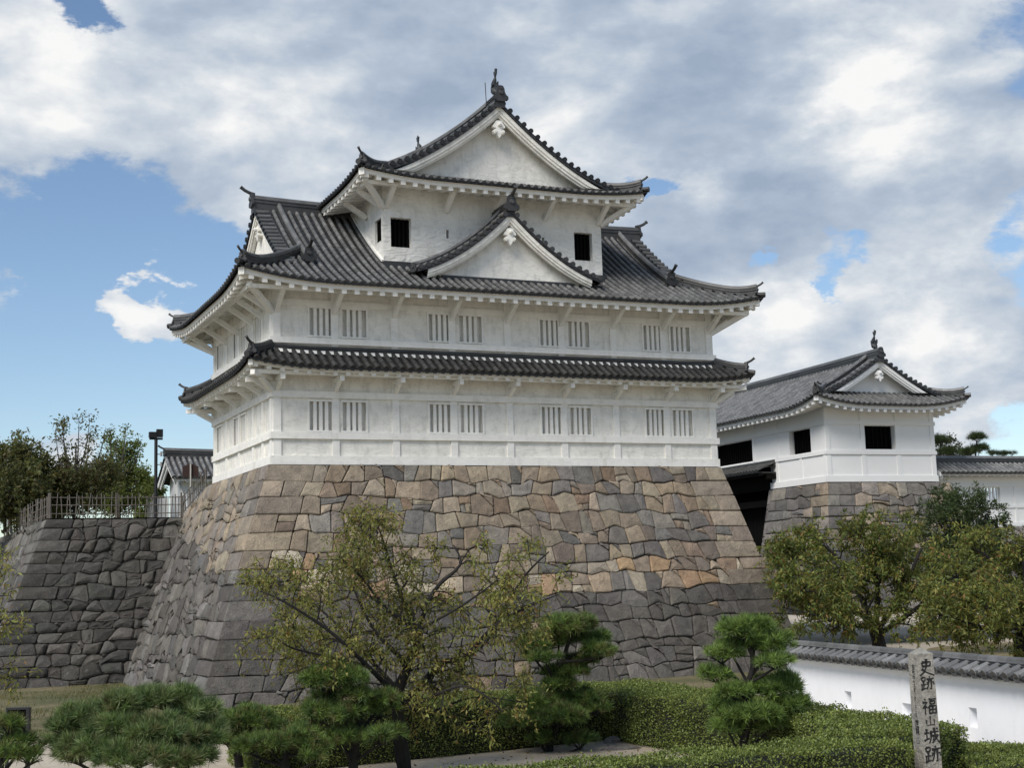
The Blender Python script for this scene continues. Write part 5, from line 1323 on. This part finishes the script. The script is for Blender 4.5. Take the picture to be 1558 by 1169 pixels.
pine("tall trained pine standing at the middle, right of the cherry trunk", gp(836, 1160), [(836, 1160, 0), (838, 1110, 0), (850, 1060, .1), (842, 1030, 0), (858, 1000, 0), (868, 965, 0)],
     [(872, 955, 88, 42, 0), (828, 982, 78, 36, .1), (912, 995, 58, 34, -.1), (880, 1010, 60, 26, .3), (830, 1003, 50, 24, -.3), (850, 1045, 60, 24, 0), (820, 1075, 100, 40, 0), (880, 1070, 80, 40, .3), (800, 1100, 76, 34, -.2), (850, 1095, 90, 40, -.4), (905, 1082, 40, 24, 0), (882, 1130, 46, 40, -.2), (830, 1128, 50, 26, -.2), (850, 972, 70, 34, .2), (898, 976, 60, 34, .3), (862, 1026, 74, 26, .2), (815, 1000, 46, 26, .1)], 26.5, 301, 150)
pine("trained pine with bright upper pads right of centre, beside the hedge corner", gp(1128, 1185), [(1128, 1185, 0), (1132, 1130, 0), (1142, 1080, 0), (1136, 1050, 0), (1146, 1010, 0), (1138, 975, 0)],
     [(1132, 962, 80, 46, 0), (1172, 985, 80, 44, .1), (1098, 1000, 58, 40, 0), (1178, 1010, 66, 32, -.3), (1090, 1030, 56, 36, -.1), (1176, 1052, 100, 40, .1), (1112, 1055, 50, 26, -.3), (1205, 1075, 66, 32, -.1), (1140, 1090, 100, 36, -.3), (1170, 1105, 90, 34, 0), (1110, 1110, 70, 30, -.1), (1150, 955, 60, 30, .2), (1112, 985, 50, 34, .4), (1105, 1080, 60, 30, .2), (1192, 1035, 50, 30, .3)], 22.5, 302, 150, pal=[(.15, .23, .05), (.18, .26, .06), (.12, .19, .045), (.085, .14, .038)])
pine("trained pine in front of the cherry trunk, with three tiers of pads", gp(537, 1172), [(537, 1175, 0), (540, 1140, 0), (548, 1090, 0), (538, 1060, 0), (530, 1030, 0)],
     [(512, 1036, 100, 44, 0), (476, 1040, 50, 30, .1), (580, 1068, 64, 40, .1), (545, 1062, 60, 30, -.2), (490, 1088, 70, 44, -.1), (525, 1090, 66, 40, -.2), (575, 1085, 60, 34, .1), (522, 1128, 70, 42, -.2), (580, 1122, 70, 46, -.2), (500, 1065, 50, 24, .2), (470, 1100, 40, 26, 0)], 23.2, 303, 150)
pine("low spreading pine with a single wide pad, left of the cherry tree", gp(364, 1166), [(364, 1168, 0), (362, 1140, 0), (366, 1125, 0)],
     [(370, 1100, 90, 44, 0), (335, 1110, 60, 36, .1), (412, 1108, 56, 36, 0), (392, 1090, 50, 26, .2), (345, 1128, 60, 22, -.1)], 24.0, 304, 150)
pine("low pine with drooping pads beside the low spreading pine", gp(436, 1176), [(436, 1178, 0), (434, 1155, 0), (438, 1140, 0)],
     [(410, 1135, 90, 36, 0), (455, 1125, 70, 34, .1), (478, 1140, 60, 36, -.1), (380, 1142, 56, 26, 0), (480, 1155, 40, 24, -.2)], 22.6, 305, 150)
pine("large bushy pine at the lower left, nearest to the viewer", pz(215, 1240, GZ), [(235, 1230, 0), (250, 1180, 0), (262, 1130, 0), (240, 1090, .1)],
     [(200, 1075, 90, 44, 0), (255, 1070, 90, 46, .2), (298, 1085, 76, 44, .1), (140, 1095, 90, 44, .1), (105, 1110, 70, 50, 0), (180, 1110, 100, 44, -.3), (240, 1120, 100, 50, -.5), (300, 1128, 80, 50, -.3), (150, 1140, 100, 50, -.4), (210, 1155, 110, 50, -.7), (280, 1160, 90, 44, -.6), (120, 1150, 70, 50, -.1), (325, 1105, 50, 36, .1), (90, 1135, 50, 50, .1)], 20.5, 306, 150, .17, [(.11, .175, .056), (.14, .21, .065), (.175, .24, .085), (.08, .135, .05), (.21, .26, .12), (.16, .165, .07)], 30)
pine("pine cut by the left edge, beside the black notice board", pz(-20, 1230, GZ), [(-15, 1230, 0), (0, 1170, 0), (5, 1120, 0)],
     [(12, 1108, 56, 40, 0), (34, 1130, 56, 36, .1), (5, 1150, 60, 40, -.2), (45, 1155, 50, 36, 0), (-20, 1120, 50, 40, 0)], 20.0, 307, 150, .16)
# pruned pines far beyond the plaster wall
pine("round-topped pruned pine behind the plaster wall, against the gate turret", px(1432, 740, 85), [(1432, 740, 0), (1430, 700, 0), (1432, 670, 0)], [(1430, 672, 32, 30, 0), (1440, 690, 40, 20, 0)], 85, 308, 30, .35, [(.05, .075, .02), (.04, .06, .02)], 20, "pruned pines beyond the plaster wall")
pine("tiered pruned pine right of the round-topped one, behind the plaster wall", px(1485, 740, 88), [(1485, 740, 0), (1484, 700, 0), (1486, 670, 0)], [(1487, 668, 28, 20, 0), (1490, 684, 34, 14, .2), (1476, 690, 30, 12, 0)], 88, 309, 30, .35, [(.05, .075, .02), (.04, .06, .02)], 20, "pruned pines beyond the plaster wall")
pine("low flat-topped pruned pine peeping over the plaster wall at the right", px(1525, 740, 95), [(1525, 740, 0), (1525, 710, 0), (1524, 700, 0)], [(1509, 691, 18, 9, 0), (1526, 692, 22, 8, 0), (1540, 691, 16, 9, 0)], 95, 310, 40, .3, [(.03, .05, .018), (.04, .06, .02)], 18, "pruned pines beyond the plaster wall")

# ------------------------------------------------------------------ clipped hedges
HPAL = [(.14, .18, .042), (.17, .21, .05), (.115, .15, .036), (.21, .25, .065), (.08, .11, .03)]
def hedge(label, poly, h, seed, dens=1500, L=.040, top_light=1.0):
    """clipped hedge over a plan outline (counter-clockwise), standing on the ground"""
    global NP
    NP = np.random.default_rng(seed); poly = [np.array(p, float) for p in poly]; n = len(poly)
    c = np.mean(poly, axis=0); t0 = thing("hedge", label, "hedge", (c[0], c[1], GZ))
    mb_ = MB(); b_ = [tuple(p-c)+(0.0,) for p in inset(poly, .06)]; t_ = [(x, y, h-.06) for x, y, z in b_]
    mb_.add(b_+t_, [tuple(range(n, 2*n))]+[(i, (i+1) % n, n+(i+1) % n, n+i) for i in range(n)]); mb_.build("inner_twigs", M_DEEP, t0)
    P_, N_ = [], []
    for i in range(n):
        a, b2_ = poly[i]-c, poly[(i+1) % n]-c; Ld = np.linalg.norm(b2_-a); k = int(Ld*h*dens); d = (b2_-a)/Ld; nn = np.array([d[1], -d[0], 0])
        t = NP.uniform(0, 1, (k, 1)); z = NP.uniform(0.02, h, k); p = np.c_[a+(b2_-a)*t, z]; bulge = .05*np.sin(p[:, 0]*5+p[:, 1]*4)+.03*np.sin(z*9)
        p = p+nn*(bulge+NP.normal(0, .022, k))[:, None]; P_.append(p); N_.append(np.tile(nn, (k, 1)))
    lo = np.min(poly, axis=0)-c; hi = np.max(poly, axis=0)-c; k = int((hi-lo)[0]*(hi-lo)[1]*dens); q = NP.uniform(lo, hi, (k, 2))
    ins = np.zeros(k, bool)
    for i in range(n):
        a, b2_ = poly[i]-c, poly[(i+1) % n]-c
        cond = ((a[1] > q[:, 1]) != (b2_[1] > q[:, 1])); xi = (b2_[0]-a[0])*(q[:, 1]-a[1])/(b2_[1]-a[1]+1e-9)+a[0]; ins ^= cond & (q[:, 0] < xi)
    q = q[ins]; k = len(q); z = h+.03*np.sin(q[:, 0]*4.1+q[:, 1]*3)+.02*np.sin(q[:, 1]*9)+NP.normal(0, .022, k)+(NP.random(k) < .02)*NP.uniform(0, .09, k)
    P_.append(np.c_[q, z]); N_.append(np.tile(np.array([0, 0, 1.0]), (k, 1)))
    P_ = np.concatenate(P_); N_ = np.concatenate(N_); A_ = unit(N_*.55+NP.normal(size=P_.shape)*.75+np.array([0, 0, .25])); N = len(P_)
    leaf_quads(P_, A_, L*NP.uniform(.7, 1.3, N), L*.62, pick(HPAL, N, .3), "foliage", M_HEDGE, t0, .12); return t0
hedge("clipped hedge along the foot of the turret base, behind the cherry and the middle pine", [(-4.6, -16.75), (2.75, -15.95), (2.75, -14.0), (-4.6, -14.8)], .95, 401, 1900)
hedge("clipped hedge running back from the stone marker, beside the white garden wall", [(2.35, -25.55), (3.75, -25.15), (4.55, -14.0), (2.80, -14.1), (2.75, -16.0), (2.95, -20.5), (2.70, -22.3), (2.1, -24.1), (1.2, -25.1)], .96, 402, 2000)
hedge("nearest clipped hedge along the bottom, ending at the stone marker", [(-5.5, -25.75), (1.86, -26.25), (2.0, -25.6), (1.05, -25.2), (-1.03, -25.08), (-5.5, -24.85)], .95, 403, 2600, .036)
hedge("low clipped hedge at the bottom right, in front of the boulders", [(3.15, -26.0), (5.4, -26.6), (5.9, -24.7), (4.2, -23.2), (3.9, -24.4)], .52, 404, 2400, .036)

# ------------------------------------------------------------------ boulders, notice board and small things
def boulder(label, p, s, seed, col=(.16, .155, .15), group="boulders along the garden wall"):
    r_ = np.random.default_rng(seed); mb_ = MB(); vs = []; n, k = 11, 6
    ax = unit(r_.normal(size=(9, 3))); off = r_.uniform(.62, .95, 9)
    for i in range(k+1):
        for j in range(n):
            th = PI*i/k; ph = 2*PI*j/n; d = np.array([math.sin(th)*math.cos(ph), math.sin(th)*math.sin(ph), math.cos(th)]); rad_ = 1.0
            for a, o_ in zip(ax, off):
                q = d@a
                if q > .05: rad_ = min(rad_, o_/q)
            vs.append(d*rad_*np.array(s))
    fs = [(i*n+j, (i+1)*n+j, (i+1)*n+(j+1) % n, i*n+(j+1) % n) for i in range(k) for j in range(n)]
    mb_.add(vs, fs, col); o = mb_.build("boulder", M_STONE_DARK, None); o.location = tuple(map(float, p)); tag(o, label, "boulder", group); return o
for i, (u, v, s, lab) in enumerate([(1475, 1143, (.50, .30, .20), "long grey boulder at the foot of the garden wall, next to the hedge"), (1516, 1146, (.22, .22, .24), "small pointed grey boulder between two longer ones by the garden wall"), (1550, 1152, (.42, .3, .16), "flat grey boulder at the right edge under the garden wall")]):
    boulder(lab, gp(u, v+6), s, 500+i)
boulder("small pale stone block lying on the sand at the back hedge's inner corner", gp(931, 1131), (.22, .16, .13), 510, (.26, .24, .21), "stones on the sand")
boulder("low grey stone on the sand right of the pale block", gp(945, 1141), (.45, .22, .07), 511, (.15, .14, .13), "stones on the sand")
NB = thing("notice_board", "black framed notice board on posts at the lower left, behind the edge pine", "notice board", pz(28, 1190, GZ))
o = np.array(NB.location); c = px(28, 1097, 23.5); NB.location = (c[0], c[1], GZ); cz = c[2]-GZ
NB.rotation_euler = (0, 0, -math.radians(28))
m = MB(); m.box(-.17, .15, -.03, .02, cz-.32, cz+.18); m.build("panel", M_VOID, NB)
for a, b2_ in ((-.20, -.17), (.15, .20)): m = MB(); m.box(a, b2_, -.05, .04, 0, cz+.215); m.build("post", M_METAL, NB)
m = MB(); m.box(-.17, .15, -.05, .04, cz+.18, cz+.215); m.build("top_rail", M_METAL, NB)
SG = thing("floodlight", "grey boxy floodlight housing cut by the left edge of the picture", "floodlight", (0, 0, 0)); c = px(4, 1124, 21); SG.location = (c[0], c[1], GZ); cz = c[2]-GZ
m = MB(); m.add([(-.18, -.10, cz-.17), (.09, -.10, cz-.17), (.075, -.10, cz+.17), (-.15, -.10, cz+.17), (-.18, .12, cz-.15), (.09, .12, cz-.15), (.06, .12, cz+.13), (-.15, .12, cz+.13)], [(0, 1, 2, 3), (7, 6, 5, 4), (0, 4, 5, 1), (1, 5, 6, 2), (2, 6, 7, 3), (3, 7, 4, 0)]); m.build("housing", flat("grey_paint", (.10, .11, .115), .5, .15), SG)
m = MB(); m.tube([(0, 0, 0), (0, 0, cz-.14)], .03, 8); m.build("pole", M_METAL, SG)
m = MB(); m.tube([(.075, -.06, cz), (.098, -.06, cz)], [.05, .05], 12); m.build("bracket", M_METAL, SG)
hp = MB(); hp.tube([np.array(px(183, 1040, 52.4)), px(186, 1005, 53.3), px(197, 975, 53.9), px(213, 945, 54.4)], .022, 6); tag(hp.build("drain_hose", flat("pale_hose", (.30, .29, .27), .6, .1), None), "pale thin hose hanging in the corner of the dark stone wall", "hose")

# ------------------------------------------------------------------ bamboo fence on the terrace
BF = thing("bamboo_fence", "grey bamboo picket fence along the top of the dark stone wall", "fence", (-5.2, 12.6, TZ)); BO = np.array([-5.2, 12.6, TZ])
rq = random.Random(66)
def fence_run(a, b, n, hgt=.92, posts=3):
    a = np.array(a, float)-BO; b = np.array(b, float)-BO; d = b-a
    for zz in (.18, .50, .78):
        m = MB(); m.tube([a+(0, 0, zz), (a+b)/2+(0, 0, zz-.02), b+(0, 0, zz)], .018, 6); m.build("rail", M_BAMBOO, BF)
    for i in range(n):
        p = a+d*(i+.5+rq.uniform(-.25, .25))/n; l = np.array([rq.gauss(0, .05), rq.gauss(0, .03), 0]); m = MB(); m.tube([p+(0, 0, .02), p+l+(0, 0, hgt*rq.uniform(.88, 1.06))], .018, 6); m.build("picket", M_BAMBOO, BF)
    for i in range(posts):
        p = a+d*i/max(1, posts-1); m = MB(); m.tube([p+(0, 0, -.02), p+(0, 0, hgt*1.04)], .032, 7); m.build("post", M_BAMBOO, BF)
fence_run((-5.15, 12.75, TZ), (-.35, 12.75, TZ), 30); fence_run((-5.2, 12.8, TZ), (-5.5, 30, TZ), 40, posts=6)
fence_run((-.30, 12.7, TZ), (-.16, 9.1, -.14), 15, .8, 2)

# storehouse, floodlight pole and signboard behind the fence
SD = 70.0
sb = px(272, 727, SD); SH = thing("storehouse", "small white storehouse with a grey tiled gable roof behind the bamboo fence", "storehouse", (sb[0]+.3, sb[1]+.5, TZ))
zt = sb[2]-TZ; SLn, SDp = 7.0, 3.6
rp_ = px(254, 683, SD+1.8); zr_ = rp_[2]-TZ
m = MB(); m.box(0, SLn, 0, SDp, 0, zt+.05); m.add([(0, 0, zt+.04), (0, SDp, zt+.04), (0, SDp/2, zr_-.45)], [(0, 2, 1)]); swl = m.build("wall", M_WHITE, SH)
m = MB(); P = Panel((-.55, -.5), (1, 0), (0, 1), SLn+1.0, lambda s, t: zt+.02+(zr_-zt-.42)/2.3*t*(.86+.06*t)); lay_tiles(m, P, lambda s: 2.3, random.Random(9), .20, .06, pitch=.30, rad=.09)
P = Panel((SLn+.45, SDp+.5), (-1, 0), (0, -1), SLn+1.0, P.h); lay_tiles(m, P, lambda s: 2.3, random.Random(9), .20, .06, pitch=.30, rad=.09)
ridge(m, [(-.6+i*.8, SDp/2, zr_-.38+.06*abs(i/5-1)**2) for i in range(11)], random.Random(1), .3, .38, .09, tone=.05, cap_tone=.12); onigawara(m, (-.6, SDp/2, zr_-.3), (-1, 0), .7, True)
m.build("roof", M_TILE, SH)
m = MB()
for sg in (0, 1):
    ya, yb = (-.5, SDp/2) if sg == 0 else (SDp+.5, SDp/2)
    m.bar((-.5, ya, zt-.12), (-.5, yb, zr_-.62), .10, .24); m.bar((-.42, ya+(.2 if sg == 0 else -.2), zt-.26), (-.42, yb, zr_-.9), .08, .16)
m.box(-.45, SLn+.3, -.46, -.36, zt-.16, zt-.02); m.box(-.3, SLn, -.36, 0, zt-.10, zt-.06)
for i in range(14): m.box(.1+i*.5, .24+i*.5, -.4, 0, zt-.24, zt-.12)
m.build("eaves", M_WHITE, SH)
m = MB(); m.box(-.03, .02, .55, 1.25, 1.0, 2.6); m.build("door", flat("pale_door", (.45, .48, .5), .6, .1), SH)
m = MB(); m.box(-1.5, -.55, .8, 1.6, 0, zt-.95); m.build("porch_wall", M_WHITE, SH)
fpz = px(237, 740, 60); FP = thing("floodlight_pole", "dark pole with two floodlights behind the bamboo fence", "light pole", (fpz[0], fpz[1], TZ)); ft = px(237, 668, 60)[2]-TZ
m = MB(); m.tube([(0, 0, 0), (0, 0, ft)], .075, 10); m.build("pole", M_METAL, FP)
m = MB(); m.bar((-.28, 0, ft+.03), (.28, 0, ft+.03), .10, .08); m.build("cross_arm", M_METAL, FP)
for x, z, s_ in ((-.13, .20, .17), (.15, .27, .13)):
    m = MB(); m.bar((x-s_, 0, ft+z), (x+s_, 0, ft+z), .22, .24 if s_ > .15 else .34); m.build("floodlight", M_METAL, FP)
for z in (-1.1, -.65):
    m = MB(); m.tube([(0, 0, ft+z), (.22, 0, ft+z+.02)], .02, 6); m.tube([(.22, 0, ft+z-.08), (.22, 0, ft+z+.12)], .05, 8); m.build("loudspeaker", flat("grey_fitting", (.3, .31, .32), .5, .1), FP)
ss = px(290, 730, 57); SI = thing("signboard", "dark brown roofed signboard on a pale post in front of the storehouse", "signboard", (ss[0], ss[1], TZ)); sz = px(290, 716, 57)[2]-TZ
m = MB(); m.prism([(-.32, -.26), (.32, -.26), (.32, .12), (.36, .14), (0, .30), (-.36, .14), (-.32, .12)], (0, .02, sz), (1, 0, 0), (0, 0, 1), (0, 1, 0), .06); m.build("board", flat("brown_board", (.045, .022, .018), .7, .2), SI)
m = MB(); m.tube([(0, -.02, 0), (0, -.02, sz+.27)], .035, 8); m.build("post", flat("pale_post", (.42, .40, .36), .7, .1), SI)

# ------------------------------------------------------------------ turf blades and fallen leaves
NP = np.random.default_rng(71); N = 16000
gxy = np.c_[NP.uniform(-11, -2.6, N), NP.uniform(-7.5, 9.6, N)]
dens_ = np.sin(gxy[:, 0]*1.3)+np.sin(gxy[:, 1]*.9+gxy[:, 0]*.6)+NP.normal(0, .8, N); gxy = gxy[dens_ > -.2]; N = len(gxy)
ax_ = unit(NP.normal(size=(N, 3))*.5+np.array([0, 0, 1.0])); sd_ = unit(np.cross(ax_, NP.normal(size=(N, 3))))*.012; p0 = np.c_[gxy, np.full(N, GZ+.003)]
V = np.stack([p0-sd_, p0+sd_, p0+ax_*NP.uniform(.04, .13, (N, 1))], axis=1).reshape(-1, 3)
struct(np_mesh("grass", V, np.arange(N*3).reshape(-1, 3), np.repeat(pick([(.13, .14, .05), (.18, .165, .07), (.22, .19, .09), (.10, .12, .04)], N), 3, axis=0), M_LEAF, None, 3), "stuff")
N = 420; gxy = np.c_[NP.uniform(-6, 2.6, N), NP.uniform(-24.5, -16.2, N)]; p0 = np.c_[gxy, np.full(N, GZ+.008)]
a_ = unit(np.c_[NP.normal(size=(N, 2)), NP.normal(0, .12, N)])
o = leaf_quads(p0, a_, NP.uniform(.05, .10, N), .04, pick([(.22, .14, .05), (.16, .10, .04), (.25, .19, .07), (.12, .09, .04)], N), "fallen_leaves", M_LEAF); struct(o, "stuff")
